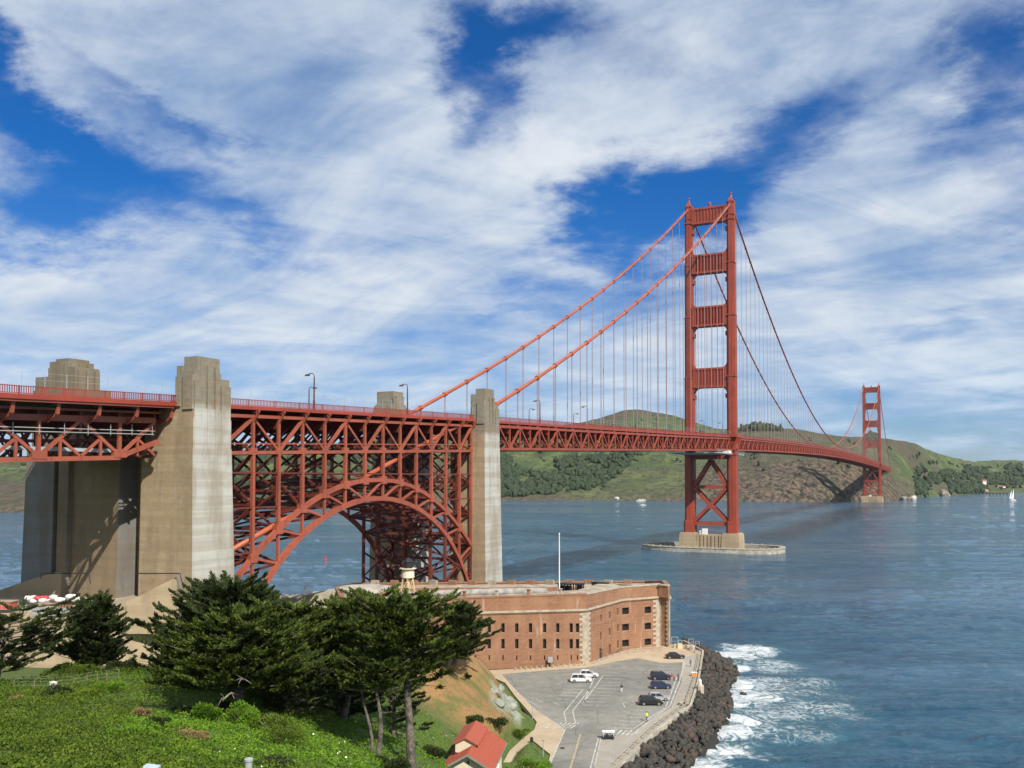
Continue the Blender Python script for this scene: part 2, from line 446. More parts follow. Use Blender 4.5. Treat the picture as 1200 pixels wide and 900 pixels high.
def railing(mb, x, ss, step=.45, fasc=True):
    out = 1 if x > 0 else -1
    for s, t in zip(ss[:-1], ss[1:]):
        a, b = ZR(s), ZR(t)
        mb.beam((x, s, a - .06), (x, t, b - .06), .16, .13)
        mb.beam((x, s, a - 1.15), (x, t, b - 1.15), .14, .12)
        if fasc: mb.beam((x + .05 * out, s, a - 1.65), (x + .05 * out, t, b - 1.65), .3, .75)
        n = max(1, int((t - s) / step))
        for k in range(n):
            q = s + (t - s) * k / n; z = a + (b - a) * k / n
            wpost = .28 if k == 0 else .11
            mb.box(x - .05, x + .05, q - wpost / 2, q + wpost / 2, z - (1.9 if k == 0 else 1.15), z + (.03 if k == 0 else -.1))
def safety_net(name, x, s0, s1, parent):          # thin posts and wires above the railing
    mb = MB(); s = s0
    while s < s1:
        z = ZR(s); mb.box(x - .03, x + .03, s - .03, s + .03, z - .1, z + 2.1); s += 3.8
    for h in (1.0, 2.05):
        ss = truss_pts(s0, s1, max(2, int((s1 - s0) / 15)))
        for a, b in zip(ss[:-1], ss[1:]): mb.beam((x, a, ZR(a) + h), (x, b, ZR(b) + h), .025)
    return mb.build(name, M['netting'], parent)

sp_S = truss_pts(-334.0, -1.0, 44)
sp_M = truss_pts(1.0, 1279.0, 168)
sp_N = truss_pts(1281.0, 1630.0, 46)
for x, lab in ((HW, 'east'), (-HW, 'west')):
    mb = MB(); side_truss(mb, x, sp_S); side_truss(mb, x, sp_M); side_truss(mb, x, sp_N)
    mb.build('stiffening_truss', M['red'], bridge)
    mb = MB(); railing(mb, x, sp_S, .5); railing(mb, x, sp_M, .95); railing(mb, x, sp_N, 1.9)
    mb.build('railing', M['rail'], bridge)
mb = MB()
for q in (sp_S, sp_M, sp_N): cross_frames(mb, q)
mb.build('floor_beams', M['red'], bridge)
mb = MB()
for q in (sp_S, sp_M, sp_N): road_slab(mb, q)
mb.build('roadway', M['asphaltdeck'], bridge)
safety_net('safety_fence', HW + .25, -333, -5, bridge)

# ---------------- cables
ZT = 223.6
CHS = [(-343.5, 63.6), (-329.3, 68.6), (-300.4, 79.0), (-271.4, 90.4), (-241.2, 102.9), (-204.5, 119.3), (-167.4, 136.6), (-104.9, 168.5), (-52, 197.4), (-13.2, 219.8), (0, ZT)]
def zc_south(s):                                   # smooth parabola through the measured sag
    t = (s + 343.5) / 343.5; return 63.6 + (ZT - 63.6) * t - 4 * 9.5 * t * (1 - t)
def zc_main(s):
    t = s / 1280; return ZT - 4 * (ZT - 85.0) * t * (1 - t)
def zc_north(s):
    t = (1623.5 - s) / 343.5; return 66 + (ZT - 66) * t - 4 * 9.5 * t * (1 - t)
cableS = {}
for x in (HW, -HW):
    pts = [(x * .9, -444.0, 30.4), (x * .9, -425, 37.0), (x * .9, -394, 46.9), (x * .93, -356.5, 59.4)]
    pts += [(x, s, zc_south(s)) for s in np.linspace(-343.5, 0, 24)]
    pts += [(x, s, zc_main(s)) for s in np.linspace(0, 1280, 65)[1:]]
    pts += [(x, s, zc_north(s)) for s in np.linspace(1280, 1623.5, 20)[1:]]
    mb = MB(); mb.tube(pts, .58, 10)
    cb = mb.build('main_cable', M['cable'], bridge, smooth=True)
    mb = MB(); nb = 0
    def band():
        global mb
        mb.build('cable_band', M['cable'], cb); mb = MB()
    for k in range(1, 22):
        for f, s in ((zc_south, -343.5 + 15.24 * k), (zc_north, 1280 + 15.24 * k)):
            z = f(s); dz = f(s + .5) - f(s - .5)
            if f is zc_north: continue
            mb.tube([(x, s - .55, z - .55 * dz), (x, s + .55, z + .55 * dz)], .86, 8); band()
    for k in range(1, 84):
        s = 15.24 * k; z = zc_main(s); dz = zc_main(s + .5) - zc_main(s - .5)
        mb.tube([(x, s - .55, z - .55 * dz), (x, s + .55, z + .55 * dz)], .82, 8)
        if k < 60: band()
    struct(mb.build('cable_band', M['cable'], cb), 'stuff')
    mb = MB()                                      # hand ropes along the cable
    for o in (-.5, .5):
        for a, b in ((-343.5, 0),):
            ss = np.linspace(a, b, 30)
            for p, q in zip(ss[:-1], ss[1:]): mb.beam((x + o, p, zc_south(p) + 1.5), (x + o, q, zc_south(q) + 1.5), .05)
    mb.build('hand_rope', M['rope'], cb)
sus = []
for x in (HW, -HW):
    for k in range(1, 22): sus.append((-343.5 + 15.24 * k, x, zc_south, 0))
    for k in range(1, 84): sus.append((15.24 * k, x, zc_main, 1))
    for k in range(1, 22): sus.append((1280 + 15.24 * k, x, zc_north, 2))
sus.sort(key=lambda q: (q[2](q[0]) - ZR(q[0])) / -max(50, math.hypot(q[0] + 571, q[1] - 139.7)))
rest = MB()
for i, (s, x, f, _) in enumerate(sus):
    z0, z1 = ZR(s) - 2.6, f(s)
    if z1 - z0 < 1: continue
    mb = MB() if i < 99 else rest
    for o in (-.28, .28): mb.beam((x, s + o, z0), (x, s + o, z1 - .3), .13)
    if i < 99: mb.build('suspender', M['rope'], bridge)
struct(rest.build('suspender', M['rope'], bridge), 'stuff')

# ---------------- towers
def plus_poly(cx, cy, w, d, k=.55, e=.0):          # stepped cruciform plan of a riveted cellular leg
    a, b = w / 2, d / 2; i, j = a - k, b - k; i2, j2 = a - 2 * k, b - 2 * k
    q = [(a, -j2), (a, j2), (i, j2), (i, j), (i2, j), (i2, b), (-i2, b), (-i2, j), (-i, j), (-i, j2), (-a, j2), (-a, -j2), (-i, -j2), (-i, -j), (-i2, -j), (-i2, -b), (i2, -b), (i2, -j), (i, -j), (i, -j2)]
    return [(cx + p, cy + r) for p, r in q]
STAGES = [(11.3, 19.0, 6.6, 11.2), (19.0, 62, 5.6, 9.4), (62, 112, 5.4, 8.9), (112, 151.5, 5.1, 8.2), (151.5, 185.5, 4.8, 7.5), (185.5, 216.5, 4.5, 6.8), (216.5, 223.5, 4.5, 6.5)]
def legw(z):
    for a, b, w_, d_ in STAGES:
        if a <= z < b: return w_, d_
    return 4.5, 6.5
def tower(s, far=False):
    T = sub('tower', bridge, (0, s, 0))
    for sx in (-1, 1):
        mb = MB(); cx = sx * HW
        for i, (a, b, w_, d_) in enumerate(STAGES):
            mb.prism(plus_poly(cx, 0, w_, d_, .62), a, b - (.9 if 0 < i < 6 else 0))
            if 0 < i < 6:                          # setback collar
                mb.prism(plus_poly(cx, 0, w_ + .5, d_ + .5, .5), b - .9, b - .35)
                mb.prism(plus_poly(cx, 0, w_ - .2, d_ - .2, .5), b - .35, b)
            # raised vertical ribs on every face
            for r_ in (-.9, .9):
                if b - a > 10:
                    mb.box(cx + r_ - .16, cx + r_ + .16, -d_ / 2 - .14, d_ / 2 + .14, a, b - 1.2)
                    mb.box(cx - w_ / 2 - .14, cx + w_ / 2 + .14, r_ * 1.7 - .18, r_ * 1.7 + .18, a, b - 1.2)
        mb.prism(plus_poly(cx, 0, 5.0, 7.6, .5), 212.5, 213.3)
        mb.build('leg', M['red'], T)
        mb = MB()                                  # saddle housing and finial
        mb.prism(plus_poly(cx, 0, 4.7, 6.9, .5), 223.5, 224.6)
        mb.prism([(cx - 1.6, -2.6), (cx + 1.6, -2.6), (cx + 1.6, 2.6), (cx - 1.6, 2.6)], 224.6, 227.2, [(cx - .7, -1.1), (cx + .7, -1.1), (cx + .7, 1.1), (cx - .7, 1.1)])
        mb.lathe([(.75, 0), (.55, 1.2), (.45, 2.2), (.8, 2.5), (.75, 3.1), (.1, 3.6)], (cx, 0, 227.2), 10)
        mb.build('finial', M['red'], T)
    # portal struts: (bottom, top, depth along bridge, rounding radius below, above)
    for zb, zt, rb, ra in ((104.8, 117.5, 4.6, 3.6), (144.6, 157.6, 4.2, 3.4), (179.3, 191.6, 3.9, 3.2), (212.0, 222.4, 3.8, 0)):
        w_, d_ = legw((zb + zt) / 2); xi = HW - w_ / 2; dd = d_ * .62
        mb = MB()
        mb.box(-xi, xi, -dd / 2, dd / 2, zb, zt)
        def haunch(sx, z, sg, r, th):
            n = 7; pl_ = [(sx * xi, 0, z)]
            # quarter-round fillet in three steps
            for k in range(n + 1):
                a = math.pi / 2 * k / n
                pl_.append((sx * (xi - r + r * math.sin(a)), 0, z + sg * (r - r * math.cos(a))))
            pp = [(p[0], -th / 2, p[2]) for p in pl_]
            mb.extr(pp, (0, th, 0))
        for sx in (-1, 1):
            haunch(sx, zb, -1, rb, dd * .96)
            if ra: haunch(sx, zt, 1, ra, dd * .96)
            mb.box(sx * (xi - .5) - .5, sx * (xi - .5) + .5, -dd / 2 - .05, dd / 2 + .05, zb - rb - 2.4, zb - rb + .3)
        # frame and vertical flutes on both faces
        rp = .95 if 140 < zb < 200 else .5
        for sy in (-1, 1):
            y0 = sy * dd / 2
            for z0, z1 in ((zb, zb + 1.2), (zt - 1.2, zt)): mb.box(-xi, xi, min(y0, y0 + sy * (rp + .1)), max(y0, y0 + sy * (rp + .1)), z0 + .003, z1 - .003)
            nf = 11
            for k in range(nf + 1):
                x = -xi + 2 * xi * k / nf
                wd = .36 if 0 < k < nf else 1.5
                xa, xb = max(-xi, x - wd), min(xi, x + wd)
                mb.box(xa, xb, min(y0, y0 + sy * rp), max(y0, y0 + sy * rp), zb + 1.2, zt - 1.2)
        mb.build('portal_strut', M['red'], T)
    w_, d_ = legw(40); xi = HW - w_ / 2 - .0
    mb = MB()
    zt_, zm, zl = 60.0, 40.6, 17.2
    for y in (-2.7, 2.7):
        for sx in (-1, 1):
            mb.beam((sx * xi, y, zm), (0, y, zt_ - 2), 1.5, 2.0)
            mb.beam((sx * xi, y, zm), (sx * 1.0, y, (zm + zl) / 2 + .8), 1.5, 2.0); mb.beam((sx * xi, y, zl + 1), (sx * 1.0, y, (zm + zl) / 2 - .8), 1.5, 2.0)
        mb.box(-2.0, 2.0, y - .8, y + .8, (zm + zl) / 2 - 2.2, (zm + zl) / 2 + 2.2)
        mb.box(-xi, xi, y - .72, y + .72, zm - 1.1, zm + 1.1); mb.box(-xi, xi, y - .72, y + .72, zl - 1.2, zl + 1.0)
        mb.box(-xi, xi, y - .72, y + .72, zt_ - 1.5, zt_ + 1)
    for z in (zm, zl): mb.box(-xi, xi, -2, 2, z - .3, z + .3)
    mb.build('cross_bracing', M['red'], T)
    mb = MB(); mb.lathe([(1.3, 0), (1.3, .4), (.9, .5), (.9, 2.2), (1.15, 2.4), (1.0, 3.1), (.3, 3.7)], (0, 0, 222.4), 12)
    mb.build('beacon', M['red'], T)
    # walkway round the legs at deck level
    mb = MB()
    for sx in (-1, 1):
        z = ZR(s); mb.box(sx * HW - 4.4, sx * HW + 4.4, -6.2, 6.2, z - 2.0, z - 1.3)
        for yy in (-6.1, 6.1): mb.box(sx * HW - 4.4, sx * HW + 4.4, yy - .06, yy + .06, z - 1.3, z)
        mb.box(sx * HW + sx * 4.3 - .06, sx * HW + sx * 4.3 + .06, -6.2, 6.2, z - 1.3, z)
        for k in range(7):
            y = -6 + 2 * k; mb.beam((sx * (HW + 2.6), y, z - 6.4), (sx * (HW + 4.3), y, z - 2.0), .35)
        mb.box(sx * (HW + 2.5) - .2, sx * (HW + 2.5) + .2, -6.2, 6.2, z - 10.4, z - 9.4)
    mb.build('leg_walkway', M['rail'], T)
    return T
tw = tower(0)
def tree_copy(o, parent, dy):
    c = o.copy(); COL.objects.link(c); c.parent = parent
    if dy: c.location = (o.location.x, o.location.y + dy, o.location.z)
    for ch in [q for q in bpy.data.objects if q.parent == o]: tree_copy(ch, c, 0)
    return c
# piers
def pier(s):
    mb = MB()
    for sx in (-1, 1):
        mb.prism([(sx * HW - 6, s - 8.4), (sx * HW + 6, s - 8.4), (sx * HW + 6, s + 8.4), (sx * HW - 6, s + 8.4)], -4, 10.6, [(sx * HW - 5.3, s - 7.8), (sx * HW + 5.3, s - 7.8), (sx * HW + 5.3, s + 7.8), (sx * HW - 5.3, s + 7.8)])
        mb.prism([(sx * HW - 4.9, s - 7.2), (sx * HW + 4.9, s - 7.2), (sx * HW + 4.9, s + 7.2), (sx * HW - 4.9, s + 7.2)], 10.6, 11.3)
    mb.box(-HW + 4, HW - 4, s - 7.0, s + 7.0, -4, 10.4)
    for k in range(7):
        x = -7.2 + 2.4 * k
        for sy in (-1, 1): mb.box(x - .75, x + .75, s + sy * 7.0 - .5, s + sy * 7.0 + .5, -4, 10.0)
    mb.build('pier', M['pier'], bridge)
pier(0)
mb = MB(); mb.box(-4.5, -1.5, -7, -4, 10.4, 14.0); mb.box(-6.5, -4.6, -6.5, -4.4, 10.4, 12.6); mb.build('pier_cabin', M['white'], tw)
mb = MB()
for k in range(9): mb.box(-8 + 2 * k - .05, -8 + 2 * k + .05, -6.9, -6.8, 10.4, 12.0)
mb.box(-8, 8, -6.9, -6.8, 11.9, 12.0); mb.build('pier_railing', M['red'], tw)

t2 = tree_copy(tw, bridge, 1280.0)
pier(1280)
# oval fender in the water
fen = MB(); n = 64; a0, b0, a1, b1 = 45.5, 23.0, 42.6, 20.0
vs = []
for k in range(n):
    a = 2 * math.pi * k / n; c, s_ = math.cos(a), math.sin(a)
    e = .75; cx_ = math.copysign(abs(c) ** e, c); sy_ = math.copysign(abs(s_) ** e, s_)
    vs += [(a0 * cx_, b0 * sy_, -3), (a0 * cx_, b0 * sy_, 2.6), (a0 * 1.008 * cx_, b0 * 1.012 * sy_, 2.6), (a0 * 1.008 * cx_, b0 * 1.012 * sy_, 3.1), (a1 * cx_, b1 * sy_, 3.1), (a1 * cx_, b1 * sy_, -3)]
fs = []
for k in range(n):
    k2 = (k + 1) % n
    for j in range(5): fs.append((k * 6 + j, k2 * 6 + j, k2 * 6 + j + 1, k * 6 + j + 1))
fen.add(vs, fs)
for k in range(0, n, 2):
    a = 2 * math.pi * k / n; c, s_ = math.cos(a), math.sin(a); e = .75
    x_, y_ = 44.0 * math.copysign(abs(c) ** e, c), 21.4 * math.copysign(abs(s_) ** e, s_)
    fen.box(x_ - .3, x_ + .3, y_ - .3, y_ + .3, 3.1, 3.8)
tag(fen.build('pier_fender', M['fender']), 'pale oval concrete ring in the water round the foot of the near tower', 'fender')

# maintenance platform hanging below the deck at the tower
mp = thing('maintenance_platform', 'grey hanging work platform under the deck at the near tower', 'work platform', (0, 0, 62))
mb = MB()
for y0, y1 in ((-46, -5.6), (5.6, 30)):
    mb.box(-15, 15, y0, y1, -.7, -.3)
mb.build('platform_floor', M['netting'], mp)
mb = MB()
for x in (-15, 15):
    for y0, y1 in ((-46, -5.6), (5.6, 30)):
        mb.box(x - .05, x + .05, y0, y1, .6, .75); mb.box(x - .05, x + .05, y0, y1, -.7, -.1)
        y = y0
        while y <= y1: mb.box(x - .06, x + .06, y - .06, y + .06, -.7, 2.2); y += 3
mb.build('platform_frame', M['steel'], mp)
mb = MB(); mb.box(13.6, 15.2, -17, -10, -.2, 1.5); mb.box(13.6, 15.2, -26, -23, -.2, .9); mb.build('canvas_screen', M['white'], mp)

# ---------------- concrete pylons
def pylon(name, label, s0, s1, xi, xo, xil, zb, sgn, cut, mat='pylon'):
    """s0..s1 along the bridge, xi..xo above the deck, xil the wider inner face below it (all outward positive)"""
    zr = ZR((s0 + s1) / 2); L = s1 - s0
    mb = MB()
    X = lambda v: v * sgn
    def blk(xa, xb, ya, yb, z0, z1, bt=0.0, by=0.0):
        a, b = sorted((X(xa), X(xb)))
        lo = [(a - (bt if sgn < 0 else 0), ya - by), (b + (bt if sgn > 0 else 0), ya - by), (b + (bt if sgn > 0 else 0), yb + by), (a - (bt if sgn < 0 else 0), yb + by)]
        hi = [(a, ya), (b, ya), (b, yb), (a, yb)]
        mb.prism(lo, z0, z1, hi)
    blk(xil, xo, s0, s1, zb, zr - 9.8, .9, .7)                      # wide shaft below the deck
    blk(xil + .6, xo - .02, s0 + .15, s1 - .15, zr - 9.8, zr - 4.4)
    blk((xil + xi) / 2, xo - .03, s0 + .3, s1 - .3, zr - 4.4, zr - 2.6)
    if mat == 'pylonw':
        blk(xi, xo, s0 + .3, s1 - 1, zr - 4.4, zr + 2.4)
        blk(xi + 3.0, xo - 4.2, s0 + .8, s0 + 6.8, zr + 2.4, zr + 8.0); blk(xi + 3.6, xo - 5.0, s0 + 1.6, s0 + 6.2, zr + 8.0, zr + 8.6)
        blk(xo - 4.2, xo, s0 + .8, s0 + 6.4, zr + 2.4, zr + 5.1); blk(xi + .9, xi + 3.0, s0 + .9, s0 + 6.4, zr + 2.4, zr + 6.7)
        for k in range(5):
            xx = xi + 3.2 + k * 1.12; blk(xx, xx + .62, s0 + .45, s0 + .85, zr - 3, zr + 7.7 - .25 * k)
        for k in range(3):
            yy = s0 + 1.4 + k * 1.9; blk(xi + .55, xi + .92, yy, yy + 1.1, zr - 3, zr + 6.2); blk(xi + 2.7, xi + 3.05, yy, yy + 1.1, zr, zr + 7.6)
        xi_ = xi; xi = xo - 1; cut = 1.0
    blk(xi, xo - .35, s0 + .35, s1 - .35, zr - 2.6, zr + 3.2 if mat != 'pylonw' else zr - 2.5)       # shaft beside the railing
    if mat != 'pylonw':
        blk(xi + .1, xo - .5, s0 + .8, s0 + L * .76, zr + 3.2, zr + 4.2)
        blk(xi + .9, xo - .55, s0 + L * .16, s0 + L * .72, zr + 4.2, zr + cut)
        blk(xi - .6, xi + .8, s0 + 1.2, s0 + L * .55, zr - 1.6, zr + cut - 1.6)
    # fluting on the long outer face: pilasters standing proud
    if mat != 'pylonw':
     for f0, f1, h in ((.04, .30, 2.4), (.36, .45, 5.4), (.56, .66, 5.2), (.72, .96, 1.9)):
         blk(xo - .4, xo + .05, s0 + L * f0, s0 + L * f1, zr - 16, zr + min(h, cut - .4))
    for f in (.24, .34, .5, .64) if mat != 'pylonw' else ():
        blk(xo - .6, xo - .4, s0 + L * f - .18, s0 + L * f + .18, zr + 3, zr + cut - .5)
    wv = xo - xi
    for f0, f1 in ((.45, .95),) if mat != 'pylonw' else ():
        blk(xi + wv * f0, xi + wv * f1, s0 + .02, s0 + .5, zr - 2.8, zr + 3.6)
    if mat == 'pylonw':
        blk(-3.6, 1, s0 + 4.2, s1, zb, zr - 9.8)
        blk(17.8, xo - .05, s0 - .9, s0 + 1, zb, zr - 9.9, .9, .7); blk(13.6, 16.4, s0 - .9, s0 + 1, zb, zr - 9.9, 0, .7)
    for f0, f1 in ((.08, .30), (.62, .80)) if mat != 'pylonw' else ():
        blk(xi + wv * f0, xi + wv * f1, s0 - .02 + .35 - .35, s0 + .5, zr - 2.2, zr + 2.0)
    o = mb.build(name, M[mat])
    return tag(o, label, 'bridge pylon', 'concrete pylons of the bridge')
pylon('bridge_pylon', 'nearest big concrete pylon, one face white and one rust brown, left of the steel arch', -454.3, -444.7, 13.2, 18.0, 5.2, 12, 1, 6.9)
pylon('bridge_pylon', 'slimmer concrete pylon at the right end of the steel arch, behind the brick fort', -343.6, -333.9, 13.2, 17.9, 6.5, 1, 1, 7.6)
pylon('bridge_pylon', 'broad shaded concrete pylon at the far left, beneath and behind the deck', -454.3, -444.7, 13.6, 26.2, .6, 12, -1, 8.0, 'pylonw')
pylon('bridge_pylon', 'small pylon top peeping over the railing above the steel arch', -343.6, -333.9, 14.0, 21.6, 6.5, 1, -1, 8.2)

# ---------------- steel arch span over the fort
arch = thing('arch_span', 'weathered orange steel arch with trussed deck between two concrete pylons, over the fort', 'arch bridge', (0, -391, 0))
for_rel = lambda p: (p[0], p[1] + 391, p[2])
class RB(MB):                                      # geometry given in world coordinates, stored relative to the span's base
    oy = -391
    def build(s, *a, **k):
        s.v = [(p[0], p[1] - s.oy, p[2]) for p in s.v]; return MB.build(s, *a, **k)
AS = [-441.95 + 7.58 * k for k in range(14)]
up_s = [-446, -438.8, -434.1, -426.7, -419.1, -411.6, -404.2, -396.4, -388.9, -381.3, -373.8, -366.2, -358.8, -350.8, -343.3]
up_z = [20.5, 27.1, 31.5, 36.4, 40.1, 43.1, 45.0, 45.9, 45.9, 45.0, 43.2, 40.3, 36.6, 31.7, 25.8]
def ZU(s):
    t = (s + 391.5) / 48.5; return 46.0 - 20.3 * abs(t) ** 2.15
def ZL(s):
    t = (s + 391.5) / 48.5; return 41.5 - 21.5 * t * t - 9.5 * t ** 6
for x in (HW, -HW):
    mb = RB(); ss = [-444.4] + AS[1:] 
    ss[-1] = -344.0
    for i, s in enumerate(ss):
        nxt = ss[i + 1] if i < len(ss) - 1 else None
        mb.beam((x, s, ZU(s)), (x, s, ZL(s)), .55, .55)
        if nxt is not None:
            mids = 2
            for f, hh in ((ZU, .95), (ZL, 1.1)):
                for k in range(mids):
                    a = s + (nxt - s) * k / mids; b = s + (nxt - s) * (k + 1) / mids
                    mb.beam((x, a, f(a)), (x, b, f(b)), .95, hh)
            left = i < 6
            if left: mb.beam((x, s, ZU(s)), (x, nxt, ZL(nxt)), .45, .5)
            else: mb.beam((x, s, ZL(s)), (x, nxt, ZU(nxt)), .45, .5)
            mb.beam((x, s - 1.0, ZU(s)), (x, s + 1.0, ZU(s)), 1.16, 1.9)
    # legs down to the skewbacks
    mb.beam((x, -444.4, ZU(-444.4)), (x, -446.5, 14), 1.1, 1.2)
    mb.build('arch_rib', M['arch'], arch)
    for s in AS[1:]:
        if s > -344.5: s = -344.2
        c = RB(); c.beam((x, s, ZU(s)), (x, s, ZR(s) - 10.6), .72, .7)
        for k in (0, 1):
            pass
        c.build('spandrel_column', M['arch'], arch)
    c = RB()
    c.beam((x, -434.4, ZL(-434.4) - 0), (x, -434.4, 8), .9, .85)
    c.build('spandrel_column', M['arch'], arch)
    tr = RB(); ts = [-444.3] + AS[1:-1] + [-344.0]
    for i, s in enumerate(ts):
        zr = ZR(s); tr.beam((x, s, zr - 3.6), (x, s, zr - 10.6), .55, .6)
        if i < len(ts) - 1:
            t = ts[i + 1]; zt = ZR(t)
            tr.beam((x, s, zr - 3.3), (x, t, zt - 3.3), .7, .65); tr.beam((x, s, zr - 10.6), (x, t, zt - 10.6), .7, .7)
            tr.beam((x, s, zr - 8.8), (x, t, zt - 8.8), .25, .25)
            if i % 2: tr.beam((x, s, zr - 3.6), (x, t, zt - 10.4), .35, .5)
            else: tr.beam((x, s, zr - 10.4), (x, t, zt - 3.6), .5, .65)
        tr.beam((x, s - .9, zr - 10.1), (x, s + .9, zr - 10.1), .8, .9)
        # brackets carrying the walk
        o = 1 if x > 0 else -1
        tr.beam((x, s, zr - 4.5), (x + o * 1.5, s, zr - 2.4), .3, .45)
        tr.beam((x - .3 * o, s, zr - 2.6), (x + o * 1.7, s, zr - 2.3), .3, .4)
    tr.build('deck_truss', M['arch'], arch)
    rr = RB(); railing(rr, x + (.9 if x > 0 else -.9), truss_pts(-444.5, -343.8, 13), .42)
    rr.build('railing', M['rail'], arch)
cb = RB()                                          # bracing between the two planes
ts = [-444.3] + AS[1:-1] + [-344.3]
for i, s in enumerate(ts):
    zr = ZR(s)
    cb.beam((-HW, s, zr - 3.9), (HW, s, zr - 3.9), .5, 3.6); cb.beam((-HW, s, zr - 10.6), (HW, s, zr - 10.6), .5, .9)
    if i < len(ts) - 1:
        for xs in (-10, -5, 0, 5, 10):
            cb.beam((xs, s, zr - 3.2), (xs, ts[i + 1], ZR(ts[i + 1]) - 3.2), .35, 1.6)
            cb.beam((xs, s, zr - 10.4), (xs, ts[i + 1], ZR(ts[i + 1]) - 10.4), .3, .5)
            cb.beam((xs, s, zr - 10.4), (xs, ts[i + 1], ZR(ts[i + 1]) - 5), .3, .4)
    for a, b in ((-HW, 0), (HW, 0)): cb.beam((a, s, zr - 10.4), (b, s, zr - 4), .35, .45)
    zu, zl = ZU(s), ZL(s)
    cb.beam((-HW, s, zu), (HW, s, zu), .5, .7); cb.beam((-HW, s, zl), (HW, s, zl), .5, .7)
    cb.beam((-HW, s, zl), (HW, s, zu), .35, .4) if zu - zl > 2 else None
    top = zr - 10.6; n = max(1, round((top - zu) / 9.0))
    for k in range(n):
        z0 = zu + (top - zu) * k / n; z1 = zu + (top - zu) * (k + 1) / n
        if z1 - z0 < 2: continue
        cb.beam((-HW, s, z0), (0, s, z1), .35, .45); cb.beam((HW, s, z0), (0, s, z1), .35, .45)
        cb.beam((-HW, s, z1), (HW, s, z1), .4, .5)
        if top - zu > 12: cb.beam((-HW, s, z1), (0, s, z0), .3, .4); cb.beam((HW, s, z1), (0, s, z0), .3, .4)
    if i < len(ts) - 1:
        t = ts[i + 1]
        for f in (ZU, ZL):
            cb.beam((-HW, s, f(s)), (HW, t, f(t)), .4, .5); cb.beam((HW, s, f(s)), (-HW, t, f(t)), .4, .5)
        cb.beam((-HW, s, zr - 10.7), (HW, t, ZR(t) - 10.7), .35, .4)
cb.build('cross_bracing', M['brace'], arch)
lb = RB()                                          # longitudinal ties between columns
for x in (HW, -HW):
    for zz in (22.5, 31.5, 40.5, 47.5):
        for s, t in zip(ts[:-1], ts[1:]):
            if ZU(s) + 1 < zz and ZU(t) + 1 < zz: lb.beam((x, s, zz), (x, t, zz), .3, .35)
# steel bents standing against the north and south pylons, inside the ribs
for s0, s1 in ((-358.9, -344.3), (-444.0, -434.4)):
    for x in (-7, 7) if s0 < -400 else (-9, 0, 9):
        for s in (s0, s1): lb.beam((x, s, 4), (x, s, 52), .7, .7)
        for k in range(6):
            z0, z1 = 4 + 8 * k, 12 + 8 * k
            lb.beam((x, s0, z0), (x, s1, z1), .35, .4); lb.beam((x, s1, z0), (x, s0, z1), .35, .4); lb.beam((x, s0, z1), (x, s1, z1), .35, .4)
for x in (HW, -HW):
    for k in range(3):
        z0, z1 = 4 + 7 * k, 11 + 7 * k
        lb.beam((x, -358.9, z0), (x, -344.3, z1), .35, .4); lb.beam((x, -344.3, z0), (x, -358.9, z1), .35, .4)
    for s in (-358.9, -344.3): lb.beam((x, s, 3), (x, s, ZU(s)), .7, .7)
lb.build('bent_bracing', M['brace'], arch)
rd = RB(); road_slab(rd, truss_pts(-444.5, -343.8, 8), 14.2); rd.build('roadway', M['asphaltdeck'], arch)
safety_net('safety_fence', HW + 1.2, -444, -344, arch).location = (0, 391, 0)
# deck over the pylons
for s0, s1 in ((-454.6, -444.5), (-343.8, -334.0)):
    pass

